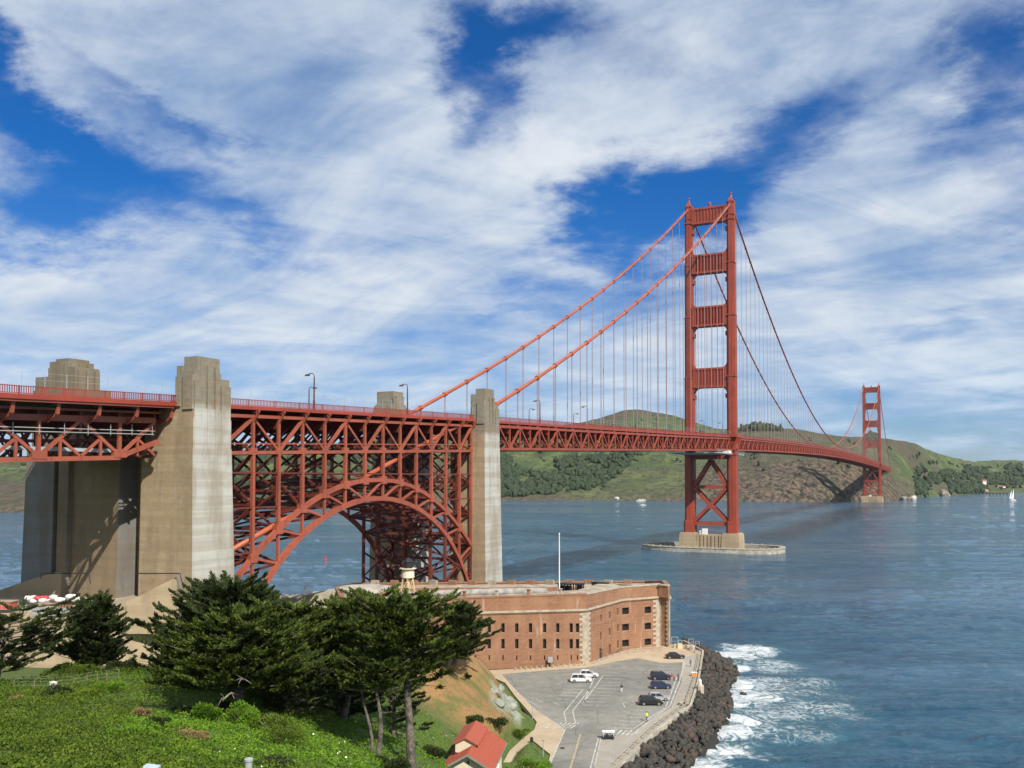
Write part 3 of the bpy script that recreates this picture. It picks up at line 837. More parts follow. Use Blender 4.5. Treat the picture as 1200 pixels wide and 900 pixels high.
# ---------------- approach span left of the pylons
app = thing('approach_span', 'orange truss approach span with shaded underside at the left edge, ending at the big pylon', 'viaduct', (0, -500, 0))
class RA(MB):
    def build(s, *a, **k):
        s.v = [(p[0], p[1] + 500, p[2]) for p in s.v]; return MB.build(s, *a, **k)
A0, A1 = -545.0, -454.6
XA = 10.4
aps = [A1 - 1.4 - 7.6 * k for k in range(12)]
for x in (XA, -XA):
    o = 1 if x > 0 else -1
    mb = RA()
    for i, s in enumerate(aps):
        zr = ZR(s)
        if i % 2 == 1: mb.beam((x, s, zr - 5.0), (x, s, zr - 11.0), .5, .6)
        if i < len(aps) - 1:
            t = aps[i + 1]; zt = ZR(t)
            mb.beam((x, s, zr - 4.6), (x, t, zt - 4.6), .6, 1.0)
            if i > 0: mb.beam((x, s, zr - 11.2), (x, t, zt - 11.2), .7, .75)
            else: mb.beam((x, s + .6, zr - 8.4), (x, t, zt - 11.0), .6, .8)
            if i % 2: mb.beam((x, s, zr - 10.8), (x, t, zt - 4.8), .45, .55)
            else: mb.beam((x, s, zr - 4.8), (x, t, zt - 10.8), .45, .55)
            # sub-struts under the diagonals
            ms = (s + t) / 2; mz = (ZR(ms) - 7.9)
            mb.beam((x, ms, mz), (x, ms, ZR(ms) - 11), .35, .4)
            if i % 2: mb.beam((x, ms, mz), (x, t, ZR(t) - 10.9), .3, .45)
            else: mb.beam((x, ms, mz), (x, s, ZR(s) - 10.9), .3, .45)
        if i % 2 == 1: mb.beam((x, s - 1.3, zr - 10.5), (x, s + 1.3, zr - 10.5), .85, 1.3)
    mb.build('deck_truss', M['arch'], app)
    mb = RA()                                       # walk brackets and their fascia
    for s in [A1 - 3.8 * k for k in range(24)]:
        zr = ZR(s)
        if int(round((A1 - s) / 3.8)) % 2 == 0:
            mb.beam((x, s, zr - 5.2), (x + o * 2.5, s, zr - 4.0), .3, .5); mb.beam((x + o * 2.5, s, zr - 4.1), (x + o * 2.8, s, zr - 2.3), .32, .6)
            mb.beam((x - o * 1, s, zr - 5.2), (x + o * .4, s, zr - 4.2), .3, .5)
            mb.beam((x + o * 1.4, s, zr - 2.4), (x + o * 2.1, s, zr - 2.2), .3, .5)
    ss = truss_pts(A0, A1, 12)
    for a, b in zip(ss[:-1], ss[1:]):
        mb.beam((x + o * 3.2, a, ZR(a) - 2.2), (x + o * 3.2, b, ZR(b) - 2.2), .35, .4)
        mb.beam((x + o * .5, a, ZR(a) - 3.2), (x + o * .5, b, ZR(b) - 3.2), .3, .35)
    mb.build('walk_bracket', M['arch'], app)
    mb = RA(); railing(mb, x + o * 3.4, truss_pts(A0, A1 + .4, 24), .36); mb.build('railing', M['rail'], app)
mb = RA()
for i, s in enumerate(aps):
    zr = ZR(s)
    mb.beam((-XA, s, zr - 5.0), (XA, s, zr - 5.0), .5, 3.4); mb.beam((-XA, s, zr - 11), (XA, s, zr - 11), .45, .6)
    for a in (-XA, XA): mb.beam((a, s, zr - 11), (0, s, zr - 5), .4, .5)
    if i < len(aps) - 1:
        t = aps[i + 1]; mb.beam((-XA, s, zr - 11.1), (XA, t, ZR(t) - 11.1), .35, .5); mb.beam((XA, s, zr - 11.1), (-XA, t, ZR(t) - 11.1), .35, .5)
for x in (-8, -4, 0, 4, 8): mb.beam((x, A0, ZR(A0) - 3.6), (x, A1, ZR(A1) - 3.6), .35, 1.1)
for x in (-5.5, 0, 5.5):
    for i, s in enumerate(truss_pts(A0, A1 - 1, 22)):
        zr = ZR(s); t = s + (A1 - 1 - A0) / 22
        mb.beam((x, s, zr - 4), (x, s, zr - 11), .22, .25)
        if t < A1: mb.beam((x, s, zr - (4.5 if i % 2 else 10.8)), (x, t, zr - (10.8 if i % 2 else 4.5)), .22, .3); mb.beam((x, s, zr - 8), (x, t, zr - 8), .2, .35)
mb.build('floor_beams', M['brace'], app)
mb = RA(); road_slab(mb, truss_pts(A0, A1, 8), 13.6); mb.build('roadway', M['asphaltdeck'], app)
mb = RA()
for zz in (-6.6, -7.2): mb.tube([(10.9, A0, ZR(A0) + zz), (10.9, A1 - 2, ZR(A1) + zz)], .09, 6)
s = A0
while s < A1: mb.box(10.85, 10.95, s - .05, s + .05, ZR(s) - 7.3, ZR(s) - 5.4); s += 4.4
mb.build('service_pipe', M['steel'], app)
mb = RA(); mb.box(9.0, 9.3, A0, A1 - 4, ZR(-500) - 9.3, ZR(-500) - 8.7); mb.build('service_walkway', M['netting'], app)
sf = safety_net('safety_fence', XA + 3.6, A0, A1, app); sf.location = (0, 500, 0)
# deck slab through each pylon pair
for s0, s1 in ((-454.55, -444.6), (-343.75, -334.05)):
    mb = MB(); road_slab(mb, [s0, s1], 13.0)
    for x in (12.9, -12.9): railing(mb, x, [s0 + .05, s1 - .05], .5)
    for x in (-8, 8): mb.beam((x, s0, ZR(s0) - 3.4), (x, s1, ZR(s1) - 3.4), .8, 1.6)
    mb.build('pylon_deck', M['rail'], bridge)

# ---------------- street lamps along the deck
def lamp_proto():
    L = thing('street_lamp', 'x', 'street lamp')
    mb = MB(); mb.prism([(-.22, -.22), (.22, -.22), (.22, .22), (-.22, .22)], -1.3, .9, [(-.16, -.16), (.16, -.16), (.16, .16), (-.16, .16)])
    mb.prism([(-.13, -.13), (.13, -.13), (.13, .13), (-.13, .13)], .9, 6.0, [(-.1, -.1), (.1, -.1), (.1, .1), (-.1, .1)])
    mb.build('post', M['lamp'], L)
    mb = MB(); pts = [(0, 0, 5.8), (-.03, 0, 6.4), (-.3, 0, 6.75), (-.8, 0, 6.9), (-1.4, 0, 6.8), (-1.7, 0, 6.7)]
    mb.tube(pts, .1, 6); mb.build('arm', M['lamp'], L)
    mb = MB(); mb.prism([(-2.5, -.3), (-1.4, -.3), (-1.4, .3), (-2.5, .3)], 6.35, 6.75, [(-2.3, -.2), (-1.4, -.2), (-1.4, .2), (-2.3, .2)]); mb.build('lamp_head', M['lamp'], L)
    return L
lp = lamp_proto()
def lamp_at(x, s, label, first=False):
    if first: o = lp
    else:
        o = lp.copy(); COL.objects.link(o)
        for ch in list(lp.children): c = ch.copy(); COL.objects.link(c); c.parent = o
    o.location = (x, s, ZR(s)); o.rotation_euler = (0, 0, 0 if x > 0 else math.pi); o['label'] = label; o['group'] = 'street lamps along the bridge deck'
lamp_at(13.4, -415, 'taller brown street lamp of the pair standing over the steel arch', True)
lamp_at(-13.4, -384, 'shorter brown street lamp of the pair standing over the steel arch')
lamp_at(13.4, -377.5, 'lone brown street lamp just right of the small far pylon top')
lamp_at(13.4, -295, 'brown street lamp on the near railing, first beyond the slim pylon')
lamp_at(13.4, -251, 'brown street lamp on the near railing, second beyond the slim pylon')
lamp_at(-13.4, -247, 'small brown street lamp on the far railing, first beyond the slim pylon')
lamp_at(-13.4, -200, 'small brown street lamp on the far railing, second beyond the slim pylon')
for k, s in enumerate((-206, -161, -116, -71, -26)):
    lamp_at(13.4, s, 'tiny brown street lamp on the near railing between the slim pylon and the near tower')

# ================================================================ WATER
wm, n = newmat('sea_water')
p = n.n('ShaderNodeNewGeometry').outputs['Position']
foam_pts = [gp(855, 768, 0), gp(880, 762, 0), (gp(900, 800, 0)), gp(905, 835, 0), gp(880, 850, 0), gp(945, 800, 0), gp(960, 830, 0), gp(862, 880, 0), gp(925, 815, 0), gp(870, 815, 0)]
foam_r = [9, 11, 13, 14, 13, 12, 13, 12, 13, 14]
foam_a = [.66, .56, .38, .35, .36, .33, .37, .36, .36, .52]
wob = n.n('ShaderNodeTexNoise', {'Vector': p, 'Scale': .12, 'Detail': 3.0}).outputs['Color']
pw = n.n('ShaderNodeVectorMath', {0: p, 1: n.n('ShaderNodeVectorMath', {0: n.n('ShaderNodeVectorMath', {0: wob, 1: (.5, .5, .5)}, operation='SUBTRACT').outputs[0], 3: 16.0}, operation='SCALE').outputs[0]}, operation='ADD').outputs[0]
acc = None
for a__ in ((838, 770), (858, 783), (866, 800), (858, 822), (862, 842), (848, 858), (836, 880), (820, 898)):
    foam_pts.append(gp(*a__, 0)); foam_r.append(6.5); foam_a.append(.62)
foam_pts += [gp(985, 815, 0), gp(975, 850, 0), gp(930, 860, 0), gp(900, 780, 0)]; foam_r += [9, 8, 12, 12]; foam_a += [.27, .22, .30, .36]
for q, r_, a_ in zip(foam_pts, foam_r, foam_a):
    d = n.n('ShaderNodeVectorMath', {0: pw, 1: (q[0], q[1], 0)}, operation='DISTANCE').outputs['Value']
    v = n.step(d, r_ * 1.35, r_ * .15, 0, a_)
    acc = v if acc is None else n.m('MAXIMUM', acc, v)
fn1 = n.noise(n.mapv(p, (1, 1, 1), rot=(0, 0, R(-30))), .55, 9, .72, 1.6)
fn2 = n.noise(p, .16, 4, .6, 1.5)
vein = n.m('ABSOLUTE', n.m('SUBTRACT', n.noise(p, .20, 7, .62, 2.0), .5))
veins = n.step(vein, .085, .0)
fsum = n.m('ADD', n.m('ADD', acc, n.m('MULTIPLY', fn1, .55)), n.m('MULTIPLY', veins, n.m('MULTIPLY', acc, .55)))
foam = n.m('MULTIPLY', n.m('MULTIPLY', n.step(fsum, .55, 1.02), .76), n.step(acc, .02, .16))
_px = n.n('ShaderNodeSeparateXYZ', {0: pw}).outputs
shade_lane = n.m('MULTIPLY', n.step(n.m('ABSOLUTE', n.m('SUBTRACT', _px[0], 12.0)), 34.0, 6.0), n.m('MULTIPLY', n.step(_px[1], 30.0, 160.0), n.step(_px[1], 1300.0, 700.0)))
# sparse whitecap-like streaks of older foam
cam_d = n.noise(n.mapv(n.mapv(p, rot=(0, 0, R(-26))), (.4, 1, 1)), .06, 7, .68)
deep = n.mix(n.step(cam_d, .35, .65), (.012, .056, .102), (.030, .090, .138))
shallow = n.mix(n.step(acc, .0, .6), deep, (.045, .125, .145))
shallow = n.mix(n.m('MULTIPLY', shade_lane, .75), shallow, (.016, .022, .024))      # shadow-like dark lane under the bridge, painted into the water colour
col = n.mix(foam, shallow, (.78, .80, .81))
wq = lambda ang, sx_, sy_: n.mapv(n.mapv(p, rot=(0, 0, R(ang))), (sx_, sy_, 1))
w1 = n.noise(wq(-26, .6, 1.2), .26, 7, .68, .4)
w2 = n.noise(wq(-36, .55, 1.3), .13, 5, .6, .5)
w3 = n.noise(wq(-18, .4, 1.4), .035, 4, .55, .4)
hh = n.m('ADD', n.m('ADD', n.m('MULTIPLY', w1, 3.4), n.m('MULTIPLY', w2, 4.2)), n.m('MULTIPLY', w3, 9.0))
patch = n.noise(n.mapv(n.mapv(p, rot=(0, 0, R(-24))), (.22, 1.3, 1)), .006, 6, .62, .8)     # slicks and wind lanes
bump = n.n('ShaderNodeBump', {'Height': hh, 'Strength': n.step(patch, .38, .58, .25, .7), 'Distance': .6}).outputs[0]
b = n.n('ShaderNodeBsdfPrincipled', {'Base Color': col, 'Roughness': n.m('ADD', n.step(patch, .35, .65, .04, .13), n.m('MULTIPLY', foam, .5)), 'IOR': 1.33, 'Normal': bump, 'Specular IOR Level': .6, 'Specular Tint': (.76, .91, 1.0, 1)})
n.n('ShaderNodeOutputMaterial', {'Surface': b.outputs[0]})
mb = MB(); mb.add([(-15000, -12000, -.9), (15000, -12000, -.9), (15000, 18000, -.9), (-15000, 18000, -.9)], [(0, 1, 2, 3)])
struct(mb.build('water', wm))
# the strait itself: a sheet of real waves, finer near the shore, running on beyond the far hills
wpx = np.arange(-420, 1640, 2.6); wyy = np.concatenate([np.array([46.5 * F / D_ + 560 for D_ in (9000, 6000, 4500, 3600)]), np.arange(574, 620, .8), np.arange(620, 1010, 1.05), np.arange(1012, 1500, 14)])
wD = 46.5 * F / (wyy - 560)
PX_, DD_ = np.meshgrid(wpx, wD, indexing='ij'); XX_ = (PX_ - 600) / F * DD_
wx = CAM.x + XX_ * CT_ - DD_ * ST_; wy = CAM.y + XX_ * ST_ + DD_ * CT_
def swell(ang, lx, ly, seed, o=3):
    c_, s_ = math.cos(R(ang)), math.sin(R(ang)); u = (wx * c_ + wy * s_) / lx; v = (-wx * s_ + wy * c_) / ly
    return fbm(u, v, seed, o, 1.0, .5) - .5
lane = .45 + .9 * np.clip((swell(22, 420, 90, 61, 4) + .12) * 3, 0, 1)
wz = lane * (.95 * swell(26, 6.5, 3.0, 51, 4) + 1.5 * swell(38, 17, 8, 52, 3) * .8 + 2.0 * swell(16, 60, 26, 53, 3) * .5)
sh = np.zeros_like(wz)
for q, r_, a_ in zip(foam_pts, foam_r, foam_a): sh = np.maximum(sh, a_ * np.clip(1.3 - np.hypot(wx - q[0], wy - q[1]) / r_, 0, 1))
wz = wz + sh * 1.5 * np.abs(swell(20, 7, 4, 54, 4)) * 2 - .0
wz = np.maximum(wz * np.interp(DD_, [0, 1500, 3000, 9000], [1, .9, .5, .2]), -.7)
nc_, nr_ = wx.shape; ii = np.arange(nc_ * nr_).reshape(nc_, nr_)
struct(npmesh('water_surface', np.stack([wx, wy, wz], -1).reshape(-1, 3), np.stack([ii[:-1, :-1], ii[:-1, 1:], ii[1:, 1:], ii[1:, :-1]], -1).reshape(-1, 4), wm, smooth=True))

# ================================================================ FAR HILLS
ST = [(-400, 602, (1150, 575), (1300, 560), (1450, 548), (1700, 536)),
 (0, 600.5, (1300, 578), (1450, 562), (1600, 550), (1900, 538)),
 (60, 600, (1300, 578), (1450, 562), (1600, 548), (1900, 534)),
 (250, 596, (1450, 575), (1700, 560), (1900, 545), (2200, 530)),
 (580, 586.5, (1900, 579), (2050, 560), (2300, 535), (2700, 508)),
 (640, 586.5, (1900, 578), (2050, 560), (2350, 530), (2800, 503)),
 (690, 586.5, (1900, 577), (2100, 556), (2400, 525), (2900, 494)),
 (720, 586.5, (1900, 576), (2100, 552), (2450, 518), (2950, 484)),
 (747, 586.5, (1900, 576), (2100, 550), (2500, 515), (3000, 479.5)),
 (775, 587, (1890, 574), (2100, 548), (2500, 515), (3000, 484)),
 (800, 587, (1880, 573), (2100, 548), (2500, 515), (2950, 490)),
 (840, 587, (1860, 570), (2050, 545), (2350, 522), (2700, 503)),
 (880, 587.5, (1830, 564), (1950, 545), (2250, 518), (2500, 499)),
 (940, 587.6, (1815, 562), (1900, 542), (2150, 520), (2400, 504)),
 (990, 587.2, (1830, 562), (1880, 541), (2150, 523), (2450, 511)),
 (1025, 587, (1860, 566), (1940, 548), (2150, 530), (2500, 513)),
 (1045, 587, (1870, 574), (1960, 553), (2200, 535), (2500, 514)),
 (1058, 585.5, (1930, 579), (2020, 567), (2250, 545), (2500, 516)),
 (1075, 583, (2150, 579), (2300, 562), (2500, 543), (2700, 520)),
 (1100, 581, (2350, 577), (2500, 567), (2700, 551), (3000, 532)),
 (1140, 579, (2700, 576), (2900, 568), (3100, 557), (3400, 541)),
 (1170, 578, (2850, 575), (3050, 567), (3300, 555), (3700, 540)),
 (1200, 577.5, (2900, 574), (3100, 566), (3400, 553), (3900, 539)),
 (1400, 577, (3000, 574), (3300, 566), (3700, 556), (4300, 545)),
 (1800, 577, (3000, 574), (3300, 566), (3700, 556), (4300, 545))]
stp = np.array([s[0] for s in ST], float)
KD = np.zeros((len(ST), 8)); KZ = np.zeros((len(ST), 8))
for i, s in enumerate(ST):
    d0 = 46.5 * F / (s[1] - 560)
    ds = [d0 - 60, d0] + [q[0] for q in s[2:]] ; zs = [-8, -.5] + [46.5 + (560 - q[1]) / F * q[0] for q in s[2:]]
    ds += [s[5][0] + 700, s[5][0] + 1800]; zs += [zs[-1] * .45, -5]
    KD[i] = ds; KZ[i] = zs
cols = np.concatenate([np.arange(-400, -20, 12), np.arange(-20, 1230, 2.2), np.arange(1230, 1800, 12)])
def colint(A):
    out = np.zeros((len(cols), 8))
    for k in range(8): out[:, k] = np.interp(cols, stp, A[:, k])
    ker = np.ones(13) / 13                         # soften the facets between the stations
    for k in range(8):
        pad = np.pad(out[:, k], 6, mode='edge'); out[:, k] = np.convolve(pad, ker, 'valid')
    return out
KDc, KZc = colint(KD), colint(KZ)
us = np.concatenate([np.linspace(0, 1, 3)[:-1], np.linspace(1, 5, 111)[:-1], np.linspace(5, 7, 14)])
Dg = np.zeros((len(cols), len(us))); Zg = np.zeros_like(Dg)
for i in range(len(cols)):
    Dg[i] = np.interp(us, np.arange(8), KDc[i]); Zg[i] = np.interp(us, np.arange(8), KZc[i])
Ug = np.broadcast_to(us, Dg.shape)
Pg = np.broadcast_to(cols[:, None], Dg.shape)
Xg = (Pg - 600) / F * Dg
WX = CAM.x + Xg * CT_ - Dg * ST_; WY = CAM.y + Xg * ST_ + Dg * CT_
low = np.clip((Ug - 1.0) / .5, 0, 1) * np.clip((7 - Ug) / 1, 0, 1)
rg = 1 - np.abs(2 * fbm(WX, WY, 3, 5, 1 / 170.) - 1)
n_big = fbm(WX, WY, 9, 5, 1 / 420.) - .5
n_sm = fbm(WX, WY, 5, 5, 1 / 45.) - .5
ridge_fade = np.where(Ug < 4.2, 1, .35)
Zg = Zg + low * ridge_fade * (-26 * (1 - rg) * np.clip(Zg / 60, .15, 1) + 30 * n_big * np.clip(Zg / 90, .1, 1) + 12 * n_sm * np.clip(Zg / 30, .3, 1) + 5 * (fbm(WX, WY, 55, 4, 1 / 16.) - .5) * np.clip(Zg / 30, .2, 1) + 6)
Zg = np.where(Ug > 1.02, np.maximum(Zg, .3), Zg)
# rockiness and greenness per vertex
gx = np.gradient(Zg, axis=1) / np.maximum(np.gradient(Dg, axis=1), 1)
steep = np.clip((np.abs(gx) - .35) / .5, 0, 1)
cliff = np.interp(Pg, [0, 580, 740, 800, 860, 1030, 1060, 1080], [.3, .15, .25, .35, 1.0, 1.0, .8, .1])
rock = np.clip(cliff * np.clip((3.35 - Ug) * 1.4, 0, 1) * (.55 + 1.1 * (fbm(WX, WY, 21, 4, 1 / 60.))) + .7 * steep * np.clip(2.4 - Ug, 0, 1) + .9 * np.clip(1.5 - Ug, 0, 1) * (Pg < 1060), 0, 1)
scrub = np.clip((fbm(WX, WY, 33, 5, 1 / 230.) - .46) * 5, 0, 1)
scrub = np.maximum(scrub, np.clip(np.interp(Pg, [820, 870, 1040, 1060], [0, .75, .75, 0]), 0, 1) * (.4 + fbm(WX, WY, 13, 3, 1 / 90.)))
V = np.stack([WX, WY, Zg], -1).reshape(-1, 3)
nc, nr = Dg.shape
idx = np.arange(nc * nr).reshape(nc, nr)
Fq = np.stack([idx[:-1, :-1], idx[1:, :-1], idx[1:, 1:], idx[:-1, 1:]], -1).reshape(-1, 4)
hm, n = newmat('hillside')
at = n.n('ShaderNodeAttribute', attribute_name='tint').outputs['Color']
ac = n.n('ShaderNodeSeparateColor', {0: at}).outputs
p = n.n('ShaderNodeNewGeometry').outputs['Position']
f1 = n.noise(p, .012, 7, .65); f2 = n.noise(p, .05, 7, .7); f3 = n.noise(n.mapv(p, (1, 1, .4)), .11, 6, .7)
gr = n.mix(n.step(f1, .38, .62), (.050, .085, .022), (.115, .150, .040))
gr = n.mix(n.step(f2, .48, .60), gr, (.032, .048, .022))
br = n.mix(n.step(f2, .35, .65), (.100, .078, .045), (.055, .055, .030))
rk = n.mix(n.step(f3, .42, .58), (.026, .024, .019), (.165, .118, .080))
rk = n.mix(n.m('MULTIPLY', n.step(n.noise(p, .035, 6, .7), .5, .62), .6), rk, (.055, .065, .030))
rk = n.mix(n.step(f2, .57, .7), rk, (.15, .09, .058))
c = n.mix(ac[1], gr, br); c = n.mix(ac[0], c, rk)
finish(n, c, .95, n.m('ADD', f3, f2), .8, 9.0)
hills = npmesh('hills', V, Fq, hm, col=np.stack([rock, scrub, np.zeros_like(rock)], -1).reshape(-1, 3), smooth=True)
struct(hills)
# road cut and pale scar lines are left to the noise; woods on the slopes
def projv(WX, WY, Z):
    dx = WX - CAM.x; dy = WY - CAM.y
    X = dx * CT_ + dy * ST_; D = -dx * ST_ + dy * CT_; Y = Z - CAM.z
    cp, sp = math.cos(PITCH), math.sin(PITCH)
    return 600 + F * X / (D * cp + Y * sp), 450 + SHY - F * (-D * sp + Y * cp) / (D * cp + Y * sp)
HPX, HPY = projv(WX, WY, Zg)

fol, n = newmat('far_foliage')
p = n.n('ShaderNodeNewGeometry').outputs['Position']
finish(n, n.mix(n.step(n.noise(p, .08, 5, .7), .35, .65), (.018, .034, .016), (.045, .070, .030)), .95, n.noise(p, .5, 5, .7), 1.0, 1.5)
ico_v = None
def ico(sub_=1):
    import bmesh
    bm = bmesh.new(); bmesh.ops.create_icosphere(bm, subdivisions=sub_, radius=1)
    v = np.array([q.co[:] for q in bm.verts]); f = np.array([[q.index for q in fc.verts] for fc in bm.faces]); bm.free()
    return v, f
I1, I2, I3 = ico(1), ico(2), ico(3)
def far_wood(name, region, count, size=(6, 12)):
    """region: function of (px, py, u) -> density 0..1 over the hill's surface"""
    Vs, Fs = [], []; base = 0; v0, f0 = I2
    dens = region(HPX, HPY, Ug); area = np.abs(np.gradient(Dg, axis=1)) * np.abs(np.gradient(Xg, axis=0))
    pr = (dens * area).ravel(); pr = pr / pr.sum()
    pick = RNG.choice(len(pr), count, p=pr)
    fx, fy, fz = WX.ravel()[pick], WY.ravel()[pick], Zg.ravel()[pick]
    for k in range(count):
        s = RNG.uniform(*size) * .5; hgt = s * RNG.uniform(1.0, 1.7)
        nv = v0 * (1 + RNG.normal(0, .26, (len(v0), 1)))
        nv = nv * [s, s, hgt] + [fx[k] + RNG.uniform(-5, 5), fy[k] + RNG.uniform(-5, 5), fz[k] + hgt * .55]
        Vs.append(nv); Fs.append(f0 + base); base += len(v0)
    return struct(npmesh(name, np.concatenate(Vs), np.concatenate(Fs), fol), 'stuff')
def reg_main(px, py, u):
    top = np.interp(px, [560, 590, 612, 646, 650, 745, 752], [531, 531, 553, 556, 540, 529, 531])
    bot = np.interp(px, [560, 600, 640, 690, 720, 745, 752], [583, 582, 579, 574, 560, 540, 531])
    m_ = ((px > 560) & (px < 752) & (py > top) & (py < bot) & (u < 4)).astype(float)
    return m_ * (.25 + (fbm(px, py, 4, 3, 1 / 14.) > .42))
def reg_ridge(px, py, u): return ((px > 866) & (px < 917) & (u > 3.9) & (u < 4.9) & (py < 505)).astype(float) + ((px > 1016) & (px < 1030) & (u > 4.2) & (u < 5) & (py < 520))
def reg_right(px, py, u):
    band = ((px > 1072) & (px < 1230) & (u > 1.2) & (u < 4.5)).astype(float)
    nn_ = fbm(px, py * 2, 8, 4, 1 / 22.)
    return band * (nn_ > .53) * np.clip((py - 541) / 10, 0.05, 1) + .002 * band
def reg_left(px, py, u): return ((px > 200) & (px < 560) & (u > 1.3) & (u < 4.6)) * (fbm(px, py, 6, 3, 1 / 30.) > .5) + 0.
def reg_scat(px, py, u): return ((px > 0) & (px < 1230) & (u > 1.6) & (u < 4.7)) * (fbm(px, py * 1.5, 15, 4, 1 / 12.) > .64) + 0.
far_wood('hillside_wood', reg_main, 2200, (5, 12))
far_wood('ridge_wood', reg_ridge, 130, (9, 15))
far_wood('valley_wood', reg_right, 1150, (6, 13))
far_wood('left_wood', reg_left, 260, (9, 16))
far_wood('hill_scrub', reg_scat, 420, (3, 8))

# ---------------- rocks helper, sea stacks
def rockmat(name, a, b_, c_=None, sc=.5):
    m, n = newmat(name)
    p = n.n('ShaderNodeNewGeometry').outputs['Position']
    f = n.noise(p, sc, 7, .7); g_ = n.noise(p, sc * .3, 4)
    c = n.mix(n.step(f, .35, .65), a, b_)
    if c_: c = n.mix(n.step(g_, .5, .68), c, c_)
    finish(n, c, .9, f, .6, .3)
    return m
M['stack'] = rockmat('sea_stack_rock', (.07, .06, .05), (.24, .20, .15), (.42, .40, .35), .2)
M['stackw'] = rockmat('guano_rock', (.30, .28, .25), (.55, .54, .50), (.12, .1, .08), .3)
M['boulder'] = rockmat('boulder', (.012, .012, .011), (.070, .064, .052), (.085, .055, .040), 1.6)
def rockmesh(sx, sy, sz, seed, amp=.22, base=I3):
    v, f = base; r_ = np.random.default_rng(seed)
    nrm_ = v.copy(); k = np.zeros(len(v))
    sc_ = np.ones(len(v))
    for j in range(11):                            # planes cut the ball into an angular block
        d = r_.normal(0, 1, 3); d /= np.linalg.norm(d); t_ = r_.uniform(.36, .72); a_ = v @ d
        sc_ = np.where(a_ > .05, np.minimum(sc_, t_ / np.maximum(a_, .05)), sc_)
    vv = v * sc_[:, None] * (1 + r_.normal(0, amp * .12, (len(v), 1))) * 1.25
    return vv * [sx, sy, sz], f
def rock(name, label, cat, X3, s, seed, mat, group=None):
    v, f = rockmesh(*s, seed)
    o = npmesh(name, v, f, mat); o.location = X3
    return tag(o, label, cat, group)
q = gp(1061, 586, 0); rock('sea_rock', 'low dark rock at the foot of the far tower, left of the sea stack', 'rock', q, (14, 10, 9), 1, M['stack'])
q = gp(1071, 585.5, 0); rock('sea_rock', 'small pale lumpy rock in the water right of the far tower', 'rock', q, (9, 8, 13), 2, M['stackw'])
q = gp(1108.5, 581, 0); rock('sea_stack', 'rounded sea stack standing off the far shore', 'rock', q, (13, 12, 21), 3, M['stack'])
q = gp(722.5, 587.2, 0); rock('sea_rock', 'smaller white shore rock across the strait, left of the other white one', 'rock', q, (7, 5, 7), 5, M['stackw'])
q = gp(750.5, 587.2, 0); rock('sea_rock', 'larger white shore rock across the strait, nearer the near tower', 'rock', q, (12, 6, 7), 6, M['stackw'])
q = gp(871, 794, 0); rock('sea_rock', 'single small dark rock awash in the surf', 'rock', gp(871, 814, 0), (.8, .6, .5), 8, M['boulder'])

# ---------------- far village
def houses():
    M['hwall'] = flat('far_cream_wall', (.62, .56, .46), .8); M['hroof'] = flat('far_red_roof', (.34, .12, .08), .8); M['hwhite'] = flat('far_white_wall', (.66, .66, .64), .8)
    specs = [(1147, 576.5, 2700, 52, 14, 9, 'hwall', 'long cream shore building with red roof in the far cove', 0),
             (1134, 576.3, 2720, 16, 12, 8, 'hwhite', 'small white house left of the long cream building in the far cove', 0),
             (1142, 570.5, 2830, 34, 12, 9, 'hroof', 'red roofed house up the slope behind the long cream building', 1),
             (1153, 566.5, 2860, 12, 10, 12, 'hwhite', 'narrow tall white house above the cove', 0),
             (1172, 571.5, 2900, 30, 12, 7, 'hwhite', 'low white building right of the long cream building', 0),
             (1190, 572.5, 2950, 80, 14, 9, 'hroof', 'long red roofed building at the right edge of the far cove', 1)]
    for px, py, D, L, W, H, wm_, lab, k in specs:
        x, y, z = pd(px, py, D)
        t = thing('far_house', lab, 'house', (x, y, z), TH, 'houses in the far cove')
        mb = MB(); mb.box(-L / 2, L / 2, -W / 2, W / 2, -8, H * .6); mb.build('wall', M['hwall'] if k else M[wm_], t)
        mb = MB(); mb.add([(-L / 2 - 1, -W / 2 - 1, H * .6), (L / 2 + 1, -W / 2 - 1, H * .6), (L / 2 + 1, W / 2 + 1, H * .6), (-L / 2 - 1, W / 2 + 1, H * .6), (-L / 2 - 1, 0, H), (L / 2 + 1, 0, H)],
                          [(0, 1, 5, 4), (2, 3, 4, 5), (1, 2, 5), (3, 0, 4), (0, 3, 2, 1)]); mb.build('roof', M['hroof'], t)
    x, y, z = gp(1158, 579, 0); t = thing('far_pier', 'low dark pier in the far cove below the cream building', 'pier', (x, y, 0), TH)
    mb = MB(); mb.box(-55, 55, -4, 4, 2.4, 3.4); mb.build('deck', M['dark'], t)
    for k in range(12):
        mb = MB(); mb.box(-54 + k * 9.8 - .5, -54 + k * 9.8 + .5, -3, 3, -2, 2.4); mb.build('pile', M['dark'], t)
houses()
# bridge's far abutment tower
x, y, z = pd(1050.5, 560, 2130)
mb = MB()
for dx, hh_ in ((-4, 64), (4, 70)): mb.box(x + dx - 4, x + dx + 4, y - 5, y + 5, 25, hh_)
mb.box(x - 6.5, x + 6.5, y - 4, y + 4, 25, 58)
tag(mb.build('bridge_pylon', M['pylon']), 'tiny pale concrete pylon beyond the far tower where the deck meets the hill', 'bridge pylon', 'concrete pylons of the bridge')

